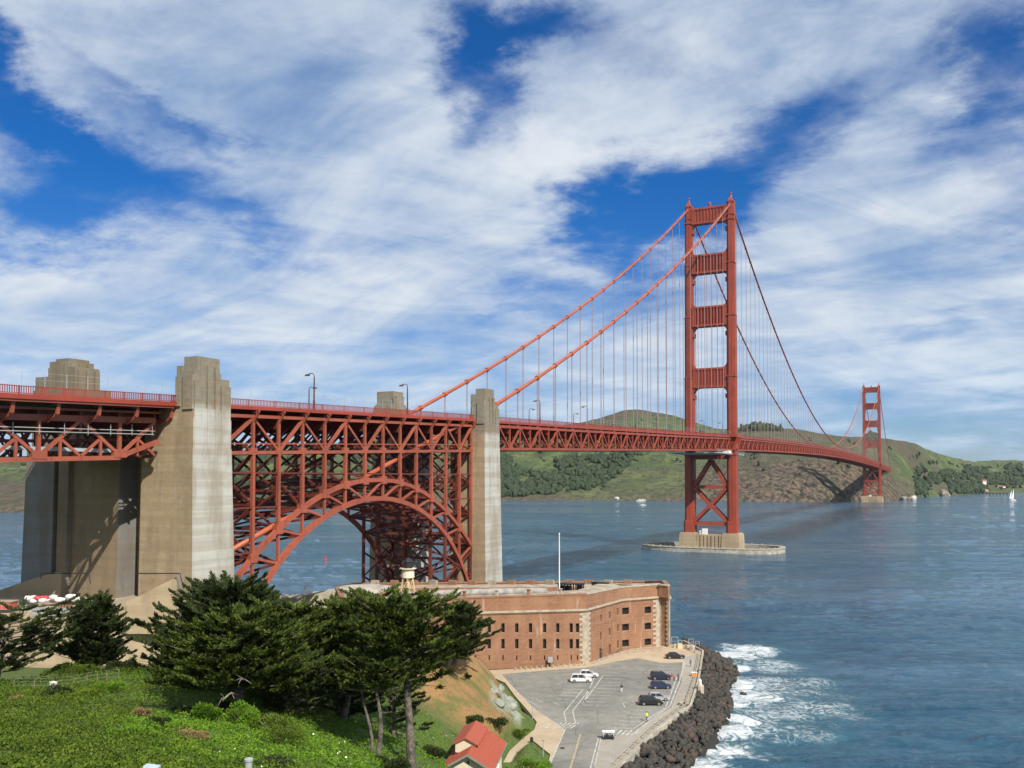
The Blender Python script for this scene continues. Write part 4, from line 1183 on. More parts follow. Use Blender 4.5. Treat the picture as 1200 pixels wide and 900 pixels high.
# ---------------- boats and buoy
M['sail'] = flat('sailcloth', (.8, .8, .78), .7, var=.03); M['hull'] = flat('white_hull', (.78, .78, .76), .3, var=.03); M['buoyred'] = flat('buoy_red', (.55, .05, .05), .4)
def sailboat(label, pos, L, rz, masts, sails):
    t = thing('sailboat', label, 'sailboat', pos, rz)
    mb = MB(); prof = [(-.5, .16, .1), (-.3, .17, .02), (0, .18, 0), (.3, .12, .03), (.5, .01, .12)]
    vs = []; 
    for u, w_, k in prof: vs += [(u * L, -w_ * L, .11 * L), (u * L, -w_ * L * .6, -.03 * L), (u * L, w_ * L * .6, -.03 * L), (u * L, w_ * L, .11 * L)]
    fs = []
    for i in range(4):
        for j in range(3): fs.append((i * 4 + j, i * 4 + 4 + j, i * 4 + 5 + j, i * 4 + 1 + j))
        fs.append((i * 4 + 3, i * 4 + 7, i * 4 + 4, i * 4))
    fs += [(0, 1, 2, 3), (16, 19, 18, 17)]
    mb.add(vs, fs); mb.build('hull', M['hull'], t)
    mb = MB(); mb.prism([(-.25 * L, -.09 * L), (.15 * L, -.08 * L), (.15 * L, .08 * L), (-.25 * L, .09 * L)], .11 * L, .17 * L); mb.build('cabin', M['white'], t)
    for mx, mh in masts:
        mb = MB(); mb.tube([(mx * L, 0, .1 * L), (mx * L, 0, mh * L)], .012 * L + .05, 6); mb.build('mast', M['steel'], t)
        mb = MB(); mb.tube([(mx * L, 0, .26 * L), ((mx - .33) * L, 0, .26 * L)], .01 * L + .05, 6); mb.build('boom', M['steel'], t)
        if sails:
            mb = MB(); mb.extr([(mx * L - .2, 0, .28 * L), ((mx - .33) * L, 0, .28 * L), (mx * L - .2, 0, mh * L * .95)], (0, .06, 0)); mb.build('sail', M['sail'], t)
sailboat('small white sailboat beyond the fort, left of the near tower', gp(753.5, 592.5, 0), 11, R(20), [(.08, 1.25)], False)
sailboat('white two masted sailboat at the right edge, off the far cove', gp(1187, 586.5, 0), 15, R(35), [(.15, 1.7), (-.2, 1.45)], True)
x, y, z = gp(381.5, 656, 0)
t = thing('buoy', 'red navigation buoy in the water seen through the steel arch', 'buoy', (x, y, 0)); t.scale = (.75, .75, .6)
mb = MB(); mb.lathe([(1.1, -.5), (1.25, .5), (.9, .9)], n=12); mb.build('float', M['buoyred'], t)
mb = MB()
for k in range(4):
    a = k * math.pi / 2; mb.beam((.8 * math.cos(a), .8 * math.sin(a), .8), (.25 * math.cos(a), .25 * math.sin(a), 3.2), .14)
mb.lathe([(.4, 3.1), (.4, 3.7), (.1, 4.0)], n=8); mb.build('tower_frame', M['buoyred'], t)

# ================================================================ NEAR GROUND
def inpoly(x, y, poly):
    x = np.asarray(x); y = np.asarray(y); c = np.zeros(x.shape, bool); j = len(poly) - 1
    for i in range(len(poly)):
        xi, yi = poly[i][:2]; xj, yj = poly[j][:2]
        c ^= ((yi > y) != (yj > y)) & (x < (xj - xi) * (y - yi) / (yj - yi + 1e-12) + xi); j = i
    return c
GZ = 4.0
ctrl = [  # px, py, distance
 (-150, 900, 50), (0, 900, 52), (150, 900, 55), (300, 900, 60), (400, 900, 70), (470, 900, 86), (525, 900, 104),
 (-150, 845, 70), (0, 845, 72), (150, 845, 75), (260, 850, 80), (350, 862, 82), (430, 884, 90), (490, 890, 96),
 (-150, 814, 96), (0, 814, 96), (80, 810, 98), (150, 793, 102), (200, 783, 106), (250, 790, 104), (320, 810, 108), (380, 840, 110),
 (500, 772, 150), (540, 768, 158), (568, 776, 165), (583, 796, 166), (520, 812, 140), (515, 850, 126), (570, 815, 152), (585, 845, 142), (560, 870, 132), (440, 800, 140), (430, 850, 115),
 (-200, 1000, 30), (200, 1000, 34), (450, 1000, 55), (560, 960, 95)]
cz = [(wc((px - 600) / F * D, D)[0], wc((px - 600) / F * D, D)[1], zat(px, py, D)) for px, py, D in ctrl]
flatpts = [(-200, 128, 18), (0, 128, 17.5), (60, 133, 17), (140, 130, 17), (220, 135, 16), (0, 145, 15.5), (130, 146, 15), (240, 150, 14), (330, 150, 12), (-200, 150, 16), (430, 165, 10), (330, 190, 4), (480, 190, 4), (560, 192, 3.4), (250, 200, 4),
           (600, 165, 3.5), (606, 178, 3.4), (626, 150, 4.0), (628, 160, 3.6), (650, 140, 3.6), (650, 125, 3.6), (600, 128, 5.0), (575, 122, 5.3), (545, 118, 6.3), (620, 110, 4.2), (700, 150, 3.5), (700, 190, 3.5), (760, 200, 3.5), (700, 120, 3.5), (640, 90, 4.2), (720, 90, 3.5), (600, 90, 6), (590, 60, 12), (680, 50, 6)]
for px, D, z in flatpts:
    q = wc((px - 600) / F * D, D); cz.append((q[0], q[1], z))
cz = np.array(cz)
def _tp(r): return r * r * np.log(np.maximum(r, 1e-6))
_P = cz[:, :2]; _n = len(_P)
_K = _tp(np.linalg.norm(_P[:, None] - _P[None], axis=2)) + 12.0 * np.eye(_n)
_A = np.block([[_K, np.c_[np.ones(_n), _P]], [np.c_[np.ones(_n), _P].T, np.zeros((3, 3))]])
_w = np.linalg.solve(_A, np.r_[cz[:, 2], 0, 0, 0])
def tps(x, y):
    x = np.asarray(x, float); y = np.asarray(y, float); sh = x.shape; x = x.ravel(); y = y.ravel()
    out = np.empty(len(x))
    for i in range(0, len(x), 20000):
        q = np.c_[x[i:i + 20000], y[i:i + 20000]]
        out[i:i + 20000] = _tp(np.linalg.norm(q[:, None] - _P[None], axis=2)) @ _w[:_n] + _w[_n] + q @ _w[_n + 1:]
    return out.reshape(sh)
LOT = [gp(*q, GZ) for q in [(560, 786), (640, 782), (690, 776), (735, 761), (776, 755), (800, 755), (823, 764), (817, 800), (808, 828), (768, 858), (725, 900), (690, 940), (640, 990), (600, 990), (628, 925), (641, 900), (645, 884), (625, 868), (606, 879), (596, 897), (586, 900), (597, 880), (612, 866), (626, 855), (629, 846), (618, 832), (603, 815), (592, 800)]]
WALL = [gp(*q, GZ) for q in [(800, 752), (823, 764), (817, 800), (808, 828), (768, 858), (725, 900), (690, 940), (640, 1000)]]
WLINE = [gp(*q, 0) for q in [(806, 748), (832, 764), (854, 778), (866, 792), (853, 812), (859, 833), (853, 849), (833, 873), (817, 892), (790, 930), (760, 990)]]
def dist_poly(x, y, line):
    best = np.full(np.shape(x), 1e9)
    for a, b in zip(line[:-1], line[1:]):
        ax, ay, bx, by = a[0], a[1], b[0], b[1]; L2 = (bx - ax) ** 2 + (by - ay) ** 2
        t = np.clip(((x - ax) * (bx - ax) + (y - ay) * (by - ay)) / L2, 0, 1)
        best = np.minimum(best, np.hypot(x - ax - t * (bx - ax), y - ay - t * (by - ay)))
    return best
SHORE = WALL + [wc(40, 60), wc(400, 60), wc(400, 300), wc(56, 260)]
def hgt(x, y):
    X = (np.asarray(x) - CAM.x) * CT_ + (np.asarray(y) - CAM.y) * ST_; D = -(np.asarray(x) - CAM.x) * ST_ + (np.asarray(y) - CAM.y) * CT_
    z = tps(x, y)
    z = z + (fbm(x, y, 2, 4, 1 / 6.) - .5) * 1.3 * np.clip((z - 5) / 6, 0, 1) * np.clip((125 - D) / 20, .35, 1)
    px = 600 + F * X / np.maximum(D, 1)
    back = np.interp(px, [-300, 180, 240, 300, 420, 800], [172, 176, 205, 236, 262, 262])
    z = z - np.clip((D - back) / 10, 0, 1) * 40
    z = np.maximum(z, -6)
    inl = inpoly(x, y, LOT)
    dl = np.where(inl, 0, dist_poly(x, y, LOT + [LOT[0]]))
    z = np.where(dl < 2.0, np.minimum(z, 3.55 + dl * 1.0), z)
    sea = inpoly(x, y, SHORE)
    dw = dist_poly(x, y, WALL)
    z = np.where(sea, np.maximum(3.1 - dw * .47, -5), z)
    return z
gxs = np.concatenate([np.arange(-190, -75, 3.0), np.arange(-75, 75, .6), np.arange(75, 110, 3)])
gds = np.concatenate([np.arange(-10, 36, 4.0), np.arange(36, 185, .6), np.arange(185, 290, 3.0)])
GX, GD = np.meshgrid(gxs, gds, indexing='ij')
TX = CAM.x + GX * CT_ - GD * ST_; TY = CAM.y + GX * ST_ + GD * CT_
TZ = hgt(TX, TY)
nc, nr = TX.shape; idx = np.arange(nc * nr).reshape(nc, nr)
Fq = np.stack([idx[:-1, :-1], idx[1:, :-1], idx[1:, 1:], idx[:-1, 1:]], -1).reshape(-1, 4)
_, PYg = projv(TX, TY, TZ); PXg = 600 + F * GX / np.maximum(GD, 1)
knoll = np.clip((PXg - 478) / 16, 0, 1) * np.clip((GD - 128) / 10, 0, 1) * np.clip((TZ - 5.0) / 2.5, 0, 1)
rocky = np.clip((PXg - 572) / 8, 0, 1) * np.clip((TZ - 4.6) / .8, 0, 1) * np.clip((168 - GD) / 5, 0, 1) * np.clip((GD - 147) / 5, 0, 1) * (fbm(TX, TY, 41, 4, 1 / 2.5) > .45)
rip = inpoly(TX, TY, SHORE) * 1.0
tm, n = newmat('earth_and_grass')
at = n.n('ShaderNodeAttribute', attribute_name='tint').outputs['Color']; ac = n.n('ShaderNodeSeparateColor', {0: at}).outputs
p = n.n('ShaderNodeNewGeometry').outputs['Position']
f1 = n.noise(p, .25, 6, .65); f2 = n.noise(p, 2.2, 6, .7); f0 = n.noise(p, .07, 5, .6)
gr = n.mix(n.step(f2, .3, .7), (.036, .066, .010), (.095, .150, .020))
gr = n.mix(n.m('MULTIPLY', n.step(f1, .5, .7), .5), gr, (.10, .09, .04))
dry = n.mix(n.step(f1, .40, .66), (.30, .165, .065), (.13, .125, .032))
dry = n.mix(n.m('MULTIPLY', n.step(f2, .55, .75), .5), dry, (.30, .23, .13))
c = n.mix(ac[0], gr, dry)
serp = n.mix(n.step(f2, .4, .6), (.36, .35, .28), (.20, .26, .20))
c = n.mix(n.m('MULTIPLY', ac[1], n.step(f1, .36, .5)), c, serp)
c = n.mix(ac[2], c, (.025, .024, .022))
finish(n, c, .95, n.m('ADD', f2, n.noise(p, 9, 4)), .5, .25)
terrain = npmesh('terrain', np.stack([TX, TY, TZ], -1).reshape(-1, 3), Fq, tm, col=np.stack([knoll, rocky, rip], -1).reshape(-1, 3), smooth=True)
struct(terrain)
def hz(x, y): return float(hgt(np.array([x]), np.array([y]))[0])
def hp(px, D):                                      # ground point in the direction px at distance D
    q = wc((px - 600) / F * D, D); return (q[0], q[1], hz(q[0], q[1]))

# ---------------- parking lot sheets
def sheet(name, pxs, z, mat, kind='structure', th=.25):
    mb = MB(); P = [gp(px, py, GZ) for px, py in pxs]
    mb.add([(q[0], q[1], z) for q in P], [tuple(range(len(P)))])
    mb.add([(q[0], q[1], z - th) for q in P], [])
    nn_ = len(P); mb.f += [(i, i + nn_, (i + 1) % nn_ + nn_, (i + 1) % nn_) for i in range(nn_)]; mb.mi += [0] * nn_
    o = mb.build(name, mat)
    import bmesh
    bm = bmesh.new(); bm.from_mesh(o.data)
    bmesh.ops.triangulate(bm, faces=[f for f in bm.faces if len(f.verts) > 4]); bmesh.ops.recalc_face_normals(bm, faces=bm.faces)
    bm.to_mesh(o.data); bm.free()
    if kind: o['kind'] = kind
    return o
mbp = MB(); mbp.add([(q[0], q[1], GZ) for q in LOT] + [(q[0], q[1], GZ - .8) for q in LOT], [tuple(range(len(LOT)))] + [(i, i + len(LOT), (i + 1) % len(LOT) + len(LOT), (i + 1) % len(LOT)) for i in range(len(LOT))])
ap = struct(mbp.build('path', M['apron']))
import bmesh
bm = bmesh.new(); bm.from_mesh(ap.data); bmesh.ops.triangulate(bm, faces=[f for f in bm.faces if len(f.verts) > 4]); bmesh.ops.recalc_face_normals(bm, faces=bm.faces); bm.to_mesh(ap.data); bm.free()
sheet('parking_lot', [(588, 790), (640, 785.5), (690, 782), (722, 775), (748, 771.5), (775, 777), (800, 776), (799, 800), (787, 829), (743, 858), (703, 866), (696, 905), (672, 945), (640, 985), (606, 985), (634, 920), (643, 898), (662, 855), (650, 846), (628, 832), (604, 808)], GZ + .006, M['asphalt'], th=.004)
sheet('pavement', [(802, 770), (821, 765), (815.5, 799), (806.5, 827), (767, 857), (724, 898), (688, 939), (674, 945), (697, 905), (704, 866.5), (743.5, 858.5), (788, 829.5), (800, 800)], GZ + .012, M['walk'], th=.006)
# painted markings: each run of lines is one sheet
mk = MB(); yk = MB()
def strip(mb, pts, w_, z=GZ + .018):
    P = [Vector(gp(px, py, GZ)) for px, py in pts]
    for a, b in zip(P[:-1], P[1:]):
        d = (b - a); d.z = 0; d.normalize(); s = Vector((-d.y, d.x, 0)) * w_ / 2
        mb.add([(a.x - s.x, a.y - s.y, z), (b.x - s.x, b.y - s.y, z), (b.x + s.x, b.y + s.y, z), (a.x + s.x, a.y + s.y, z)], [(0, 1, 2, 3)])
C1 = lambda x, y: (640 + x / 6., 750 + y / 6.)
W_ = .2
strip(mk, [C1(345, 250), C1(268, 435)], W_); strip(mk, [C1(400, 252), C1(262, 442)], W_)
strip(mk, [C1(262, 345), C1(126, 510), C1(144, 588)], W_); strip(mk, [C1(310, 342), C1(186, 500), C1(212, 602)], W_)
strip(mk, [C1(135, 626), C1(20, 890), C1(-60, 1090)], W_)
for k in range(10):
    y = 250 + k * 23; xl = 400 - (y - 250) * .70; strip(mk, [C1(xl + 5, y), C1(xl + 165 - k * 2, y + 3)], .17)
for k in range(7):
    y = 300 + k * 23; xr = 318 - (y - 300) * .75; strip(mk, [C1(xr - 165, y - 1), C1(xr - 20, y + 2)], .17)
for k in range(8):
    xx = -40 + k * 30; strip(mk, [C1(xx, 622), C1(xx + 62, 582)], .28)
for k in range(6):
    xx = 425 + k * 36; strip(mk, [C1(xx - 5, 668 if k > 1 else 645), C1(xx + 38, 632 if k < 5 else 648)], .36)
strip(mk, [C1(425, 622), C1(605, 640)], .11)
for k in range(7):
    y = 470 + k * 25; xr = 770 - k * 27; strip(mk, [C1(xr - 140 - k * 3, y - 3), C1(xr, y + 4)], .17)
for k in range(5): strip(mk, [C1(800 - k * 8, 180 + k * 22), C1(925 - k * 8, 184 + k * 22)], .16)
strip(mk, [C1(975, 150), C1(935, 300), C1(872, 462), C1(622, 650)], .22); strip(mk, [C1(920, 260), C1(842, 470)], W_); strip(mk, [C1(835, 480), C1(612, 625)], W_)
strip(mk, [C1(430, 690), C1(367, 690), C1(312, 900), C1(230, 1150)], W_); strip(mk, [C1(385, 692), C1(337, 890)], .12)
strip(mk, [C1(50, 440), C1(90, 455)], .2); strip(mk, [C1(570, 435), C1(540, 445), C1(555, 475)], .15); strip(mk, [C1(-70, 420), C1(-20, 440)], .2); strip(mk, [C1(-250, 330), C1(-140, 420), C1(-30, 480)], .14)
strip(yk, [C1(242, 662), C1(172, 895), C1(110, 1100)], .3)
struct(mk.build('lane_markings', M['line'])); struct(yk.build('centre_line', M['yline']))
q = gp(659, 876.7, GZ); mb = MB(); mb.lathe([(.42, 0), (.42, .012)], (q[0], q[1], GZ + .007), 14); tag(mb.build('manhole_cover', M['dark']), 'round dark manhole cover in the access road', 'manhole cover')

# ---------------- seawall, its railing, riprap
mb = MB()
for a, b in zip(WALL[:-1], WALL[1:]):
    a, b = Vector(a), Vector(b); d = (b - a).normalized(); o_ = Vector((d.y, -d.x, 0))
    if (cw(*(a + o_ * 5)[:2])[0] < cw(a.x, a.y)[0]): o_ = -o_
    mb.extr([(a.x, a.y, -1), (b.x, b.y, -1), (b.x, b.y, GZ + .4), (a.x, a.y, GZ + .4)], o_ * .4)
tag(mb.build('seawall', M['fender']), 'pale concrete seawall kerb along the rocks beside the parking lot', 'seawall')
rl = thing('seawall_railing', 'weathered post and rail fence along the seaward edge of the parking lot', 'railing', WALL[3])
posts = MB(); 
def along(line, step):
    out = []
    for a, b in zip(line[:-1], line[1:]):
        a, b = Vector(a), Vector(b); n_ = max(1, int((b - a).length / step))
        out += [a.lerp(b, k / n_) for k in range(n_)]
    return out + [Vector(line[-1])]
RW = [gp(*q_, GZ) for q_ in [(803, 760), (820, 768), (814.5, 799), (805, 826), (766, 855), (722, 897), (690, 932)]]
pp = along(RW, 2.6)
org = Vector(WALL[3])
for a in pp:
    m_ = MB(); a_ = a - org; m_.prism([(a_.x - .09, a_.y - .09), (a_.x + .09, a_.y - .09), (a_.x + .09, a_.y + .09), (a_.x - .09, a_.y + .09)], 0, 1.15); m_.build('post', M['granite'], rl)
m_ = MB()
for a, b in zip(pp[:-1], pp[1:]):
    a_, b_ = a - org, b - org
    for h_ in (.45, .95): m_.beam((a_.x, a_.y, h_), (b_.x, b_.y, h_), .07)
m_.build('rail', M['granite'], rl)

Vs, Fs, base = [], [], 0
NR = 3600
lib = [rockmesh(1, 1, 1, 100 + k, .18, I2) for k in range(24)]
cnt = 0
while cnt < NR:
    X = RNG.uniform(4, 62); D = RNG.uniform(105, 250)
    q = wc(X, D)
    if not inpoly(np.array([q[0]]), np.array([q[1]]), WALL + WLINE[::-1])[0]: continue
    s = float(np.clip(RNG.lognormal(-.72, .46), .2, 1.25)); v, f = lib[RNG.integers(24)]
    dw = float(dist_poly(np.array([q[0]]), np.array([q[1]]), WALL)[0])
    if dw < .8: s *= .6
    z = max(3.75 - dw * .40, -.25)
    a, b_, c_ = RNG.uniform(0, 6.28, 3); Rm = np.array(Matrix.Rotation(a, 3, 'X') @ Matrix.Rotation(b_, 3, 'Y') @ Matrix.Rotation(c_, 3, 'Z'))
    vv = (v * [1, RNG.uniform(.6, 1), RNG.uniform(.55, .95)] * s) @ Rm.T + [q[0], q[1], z + s * RNG.uniform(-.1, .45)]
    Vs.append(vv); Fs.append(f + base); base += len(v); cnt += 1
struct(npmesh('riprap_boulders', np.concatenate(Vs), np.concatenate(Fs), M['boulder']), 'stuff')

# ---------------- anchorage walls under the pylons
def slab(name, label, pts_top, D_or, z0, thick, mat, cat='retaining wall'):
    """wall whose top edge runs through the given world points, thick metres away from the viewpoint, down to z0"""
    P = [Vector(q) for q in pts_top]; mb = MB()
    back = Vector((-ST_, CT_, 0)) * thick
    poly = [tuple(q) for q in P] + [(q.x, q.y, z0) for q in reversed(P)]
    n_ = len(P)
    for i in range(n_ - 1):
        a, b = P[i], P[i + 1]
        mb.extr([(a.x, a.y, z0), (b.x, b.y, z0), tuple(b), tuple(a)], back)
    return tag(mb.build(name, mat), label, cat)
slab('retaining_wall', 'broad beige concrete retaining wall below the big pylons, behind the cypresses', [pd(-160, 722, 149), pd(0, 722, 149), pd(100, 716, 150), pd(160, 704, 153), pd(242, 697, 156)], 0, 6, 24, M['wall'])
slab('wing_wall', 'sloping concrete wing wall rising against the brown face of the big pylon', [pd(148, 706, 151.5), pd(168, 696, 151.5), pd(207, 676, 151.5)], 0, 20, 3.2, M['wall'], 'wing wall')
slab('parapet_wall', 'shaded sloping concrete parapet at the far left below the deck', [pd(-160, 716, 172), pd(-40, 702, 172), pd(0, 691.5, 172), pd(30, 681, 172), pd(62, 671, 172), pd(75, 671, 172)], 0, 12, 2.5, M['wall'], 'parapet')
mb = MB(); mb.tube([pd(48, 672, 165), pd(104, 671.5, 166)], .12, 6); mb.tube([pd(48, 672, 165), pd(48, 678, 165)], .1, 6); mb.tube([pd(104, 671.5, 166), pd(106, 684, 165), ], .1, 6); mb.tube([pd(158, 672, 152.5), pd(211, 672, 150.5), pd(215, 690, 150.5)], .1, 6)
tag(mb.build('pipe_rail', M['black']), 'thin black pipe run fixed across the feet of the big pylons', 'pipe')

# ================================================================ THE FORT
FT = 19.6; FC = 16.4
M['sill'] = flat('weathered_sill', (.34, .24, .17), .9)
W0 = Vector(gp(687.8, 777.7, GZ)); WA = Vector(gp(575, 782, GZ))
dv = (WA - W0).normalized(); WL = W0 + dv * 50.5
W1 = Vector(gp(729, 761.5, GZ)); W2 = Vector(gp(774, 756.6, GZ)); W3 = Vector(gp(785.3, 758.3, GZ))
def cwv(px, D): q = wc((px - 600) / F * D, D); return Vector((q[0], q[1], GZ))
B1, B2 = cwv(399, 209), cwv(394, 233); B3 = cwv(418, 246); B4 = cwv(757, 247); B5 = cwv(779, 240)
fort = thing('brick_fort', 'large red brick fort with slot windows and pale corner stones behind the parking lot', 'fort', tuple(W0))
class RF(MB):
    def build(s, *a, **k):
        s.v = [(p[0] - W0.x, p[1] - W0.y, p[2] - W0.z) for p in s.v]; return MB.build(s, *a, **k)
fort.location = tuple(W0)
def wallpix(px, py, P, Q):
    a, d_, u_ = _ray(px, py); r = Vector((a * CT_ - d_ * ST_, a * ST_ + d_ * CT_, u_))
    e = (Q - P); nrm_ = Vector((e.y, -e.x, 0)); t = (P - CAM).dot(nrm_) / r.dot(nrm_)
    h_ = CAM + r * t; return (h_ - P).dot(e.normalized()), h_.z
def fort_wall(P, Q, z0, z1, ops, rec=.7):
    """brick face from P to Q with real recessed openings (u0,u1,za,zb)"""
    L = (Q - P).length; e = (Q - P).normalized(); inn = Vector((e.y, -e.x, 0))
    if inn.dot(P - CAM) < 0: inn = -inn
    us_ = sorted({0, L} | {round(v, 3) for o in ops for v in o[:2]}); zs = sorted({z0, z1} | {round(v, 3) for o in ops for v in o[2:]})
    mb = RF(); pt = lambda u, z, r_=0: tuple(P + e * u + inn * r_ + Vector((0, 0, z - P.z)))
    def hole(u, z): return any(o[0] - .001 < u < o[1] + .001 and o[2] - .001 < z < o[3] + .001 for o in ops)
    for a, b in zip(us_[:-1], us_[1:]):
        for c, d_ in zip(zs[:-1], zs[1:]):
            if hole((a + b) / 2, (c + d_) / 2): continue
            mb.add([pt(a, c), pt(b, c), pt(b, d_), pt(a, d_)], [(0, 1, 2, 3)])
    for a, b, c, d_ in ops:
        for q_ in (((a, c), (b, c)), ((b, c), (b, d_)), ((b, d_), (a, d_)), ((a, d_), (a, c))):
            mb.add([pt(*q_[0]), pt(*q_[1]), pt(*q_[1], rec), pt(*q_[0], rec)], [(0, 1, 2, 3)])
    mb.build('wall', M['brick'], fort)
    for a, b, c, d_ in ops:
        wb = RF(); wb.add([pt(a - .1, c - .1, rec - .02), pt(b + .1, c - .1, rec - .02), pt(b + .1, d_ + .1, rec - .02), pt(a - .1, d_ + .1, rec - .02)], [(0, 1, 2, 3)])
        wo = wb.build('window', M['dark'], fort)
        if d_ - c > 1.3:
            fb = RF()
            for q0, q1 in (((a - .1, c - .1), (b + .1, c - .1)),):
                fb.beam(pt(*q0, -.01), pt(*q1, -.01), .08, .16)
            f_ = fb.build('window_sill', M['sill'], wo)
C5 = lambda x, y: (390 + x / 2.727, 620 + y / 2.727)
ops = []
for x in (368, 412, 456, 500, 544, 588, 632, 677, 719, 762, 782):
    for y, hh_ in ((316, 2.1), (367, 2.2)):
        u, z = wallpix(*C5(x, y), W0, WL); ops.append((u - .38, u + .38, z - hh_ / 2, z + hh_ / 2))
    u, z = wallpix(*C5(x, 411), W0, WL); ops.append((u - .14, u + .14, z - .55, z + .55))
ops.sort()
fort_wall(W0, WL, GZ - .5, FC, ops)
ops = []
for x, ys, ww in ((857, (285, 342), .5), (885, (275, 328), .5), (911, (264, 316), .45)):
    for y in ys:
        u, z = wallpix(*C5(x, y), W0, W1); ops.append((u - ww, u + ww, z - .85, z + .85))
for x, y, ww, h2 in ((857, 402, .75, 1.5), (885, 384, .5, 1.2), (911, 368, .5, .9)):
    u, z = wallpix(*C5(x, y), W0, W1); ops.append((u - ww, u + ww, max(GZ + .02, z - h2), z + h2))
fort_wall(W0, W1, GZ - .5, FC, ops)
ops = []
for x, ys in ((935.5, (262, 314, 365)), (1007, (259, 310.5, 361))):
    for y in ys:
        u, z = wallpix(*C5(x, y), W1, W2); ops.append((u - 1.0, u + 1.0, z - .85, z + .85))
fort_wall(W1, W2, GZ - .5, FC, ops)
fort_wall(W2, W3, GZ - .5, FC, [])
outer = [WL, W0, W1, W2, W3, B5, B4, B3, B2, B1]
topz = [FT, FT + .4, FT, FT, FT, 18.9, 18.0, 17.6, 18.0, 18.6]
for i in (4, 5, 6, 7, 8, 9):
    a, b = outer[i], outer[(i + 1) % len(outer)]
    mb = RF(); mb.add([(a.x, a.y, GZ - 6), (b.x, b.y, GZ - 6), (b.x, b.y, FC), (a.x, a.y, FC)], [(0, 1, 2, 3)]); mb.build('wall', M['brick'], fort)
# inner court ring
ctr = sum((q for q in outer), Vector((0, 0, 0))) / len(outer)
fwd = Vector((-ST_, CT_, 0)); rgt = Vector((CT_, ST_, 0))
def inset(q, fr, sd): return q + fwd * fr + rgt * sd
inner = [WL + fwd * 11 + rgt * 3, W0 + fwd * 11 + rgt * -1.5, W1 + fwd * 11 - rgt * 5, W2 + fwd * 5 - rgt * 11, W3 + fwd * 4 - rgt * 12, B5 - fwd * 4 - rgt * 12, B4 - fwd * 8 - rgt * 4, B3 - fwd * 8 + rgt * 3, B2 + rgt * 9 - fwd * 2, B1 + rgt * 9 + fwd * 4]
mb = RF(); n_ = len(outer)
for i in range(n_):
    j = (i + 1) % n_
    a, b, c, d_ = outer[i], outer[j], inner[j], inner[i]; za, zb = topz[i] - .65, topz[j] - .65
    mb.add([(a.x, a.y, za), (b.x, b.y, zb), (c.x, c.y, zb), (d_.x, d_.y, za)], [(0, 1, 2, 3)])
mb.build('roof', M['roofdeck'], fort)
mb = RF()
for i in range(n_):
    j = (i + 1) % n_; c, d_ = inner[j], inner[i]
    mb.add([(d_.x, d_.y, GZ), (c.x, c.y, GZ), (c.x, c.y, topz[j] - .65), (d_.x, d_.y, topz[i] - .65)], [(0, 1, 2, 3)])
mb.build('court_wall', M['brick'], fort)
mb = RF(); mb.add([(q.x, q.y, GZ + .3) for q in inner], [tuple(range(n_))]); mb.build('court_floor', M['roofdeck'], fort)
# parapet, cornice, quoins
def wallrun(a, b, z0, z1, za, zb, th, mat, name, out=0.0):
    e = (b - a).normalized(); o_ = Vector((e.y, -e.x, 0)); 
    mid = (a + b) / 2
    if o_.dot(mid - ctr) < 0: o_ = -o_
    mb = RF(); p0, p1 = a + o_ * out, b + o_ * out
    mb.extr([(p0.x, p0.y, z0), (p1.x, p1.y, z1), (p1.x, p1.y, zb), (p0.x, p0.y, za)], -o_ * th)
    return mb.build(name, mat, fort)
for i in range(n_):
    j = (i + 1) % n_; a, b = outer[i], outer[j]
    wallrun(a, b, FC, FC, topz[i] - .3, topz[j] - .3, .9, M['brick'], 'parapet')
    wallrun(a, b, topz[i] - .3, topz[j] - .3, topz[i], topz[j], 1.2, M['granite'] if i in (1, 2, 3) else M['brick'], 'coping', .12)
    wallrun(a, b, FC - .32, FC - .32, FC + .12, FC + .12, .8, M['granite'], 'cornice', .38)
    wallrun(a, b, FC - .6, FC - .6, FC - .33, FC - .33, .8, M['dark'] if False else M['brick'], 'cornice', .2)
def quoin(P, dirs, wide):
    mb = RF(); z = GZ; k = 0
    while z < FC - .7:
        for (e, w_) in dirs:
            ww = w_ * (1.0 if k % 2 else .62)
            o_ = Vector((e.y, -e.x, 0)); 
            if o_.dot(P + e - ctr) < 0: o_ = -o_
            mb.extr([tuple(P + e * 0 + o_ * .05 + Vector((0, 0, z - P.z))), tuple(P + e * ww + o_ * .05 + Vector((0, 0, z - P.z))), tuple(P + e * ww + o_ * .05 + Vector((0, 0, z + .56 - P.z))), tuple(P + o_ * .05 + Vector((0, 0, z + .56 - P.z)))], -o_ * .3)
        z += .58; k += 1
    mb.build('quoin', M['granite'], fort)
quoin(W0, [((WL - W0).normalized(), 1.7), ((W1 - W0).normalized(), 1.9)], 2)
quoin(W2, [((W1 - W2).normalized(), 2.3), ((W3 - W2).normalized(), .3)], 2)
quoin(W3, [((W2 - W3).normalized(), 1.0), ((B5 - W3).normalized(), 1.0)], 2)
M['roofgrey'] = flat('grey_earth_cover', (.27, .255, .235), .95, scale=.6, var=.3)
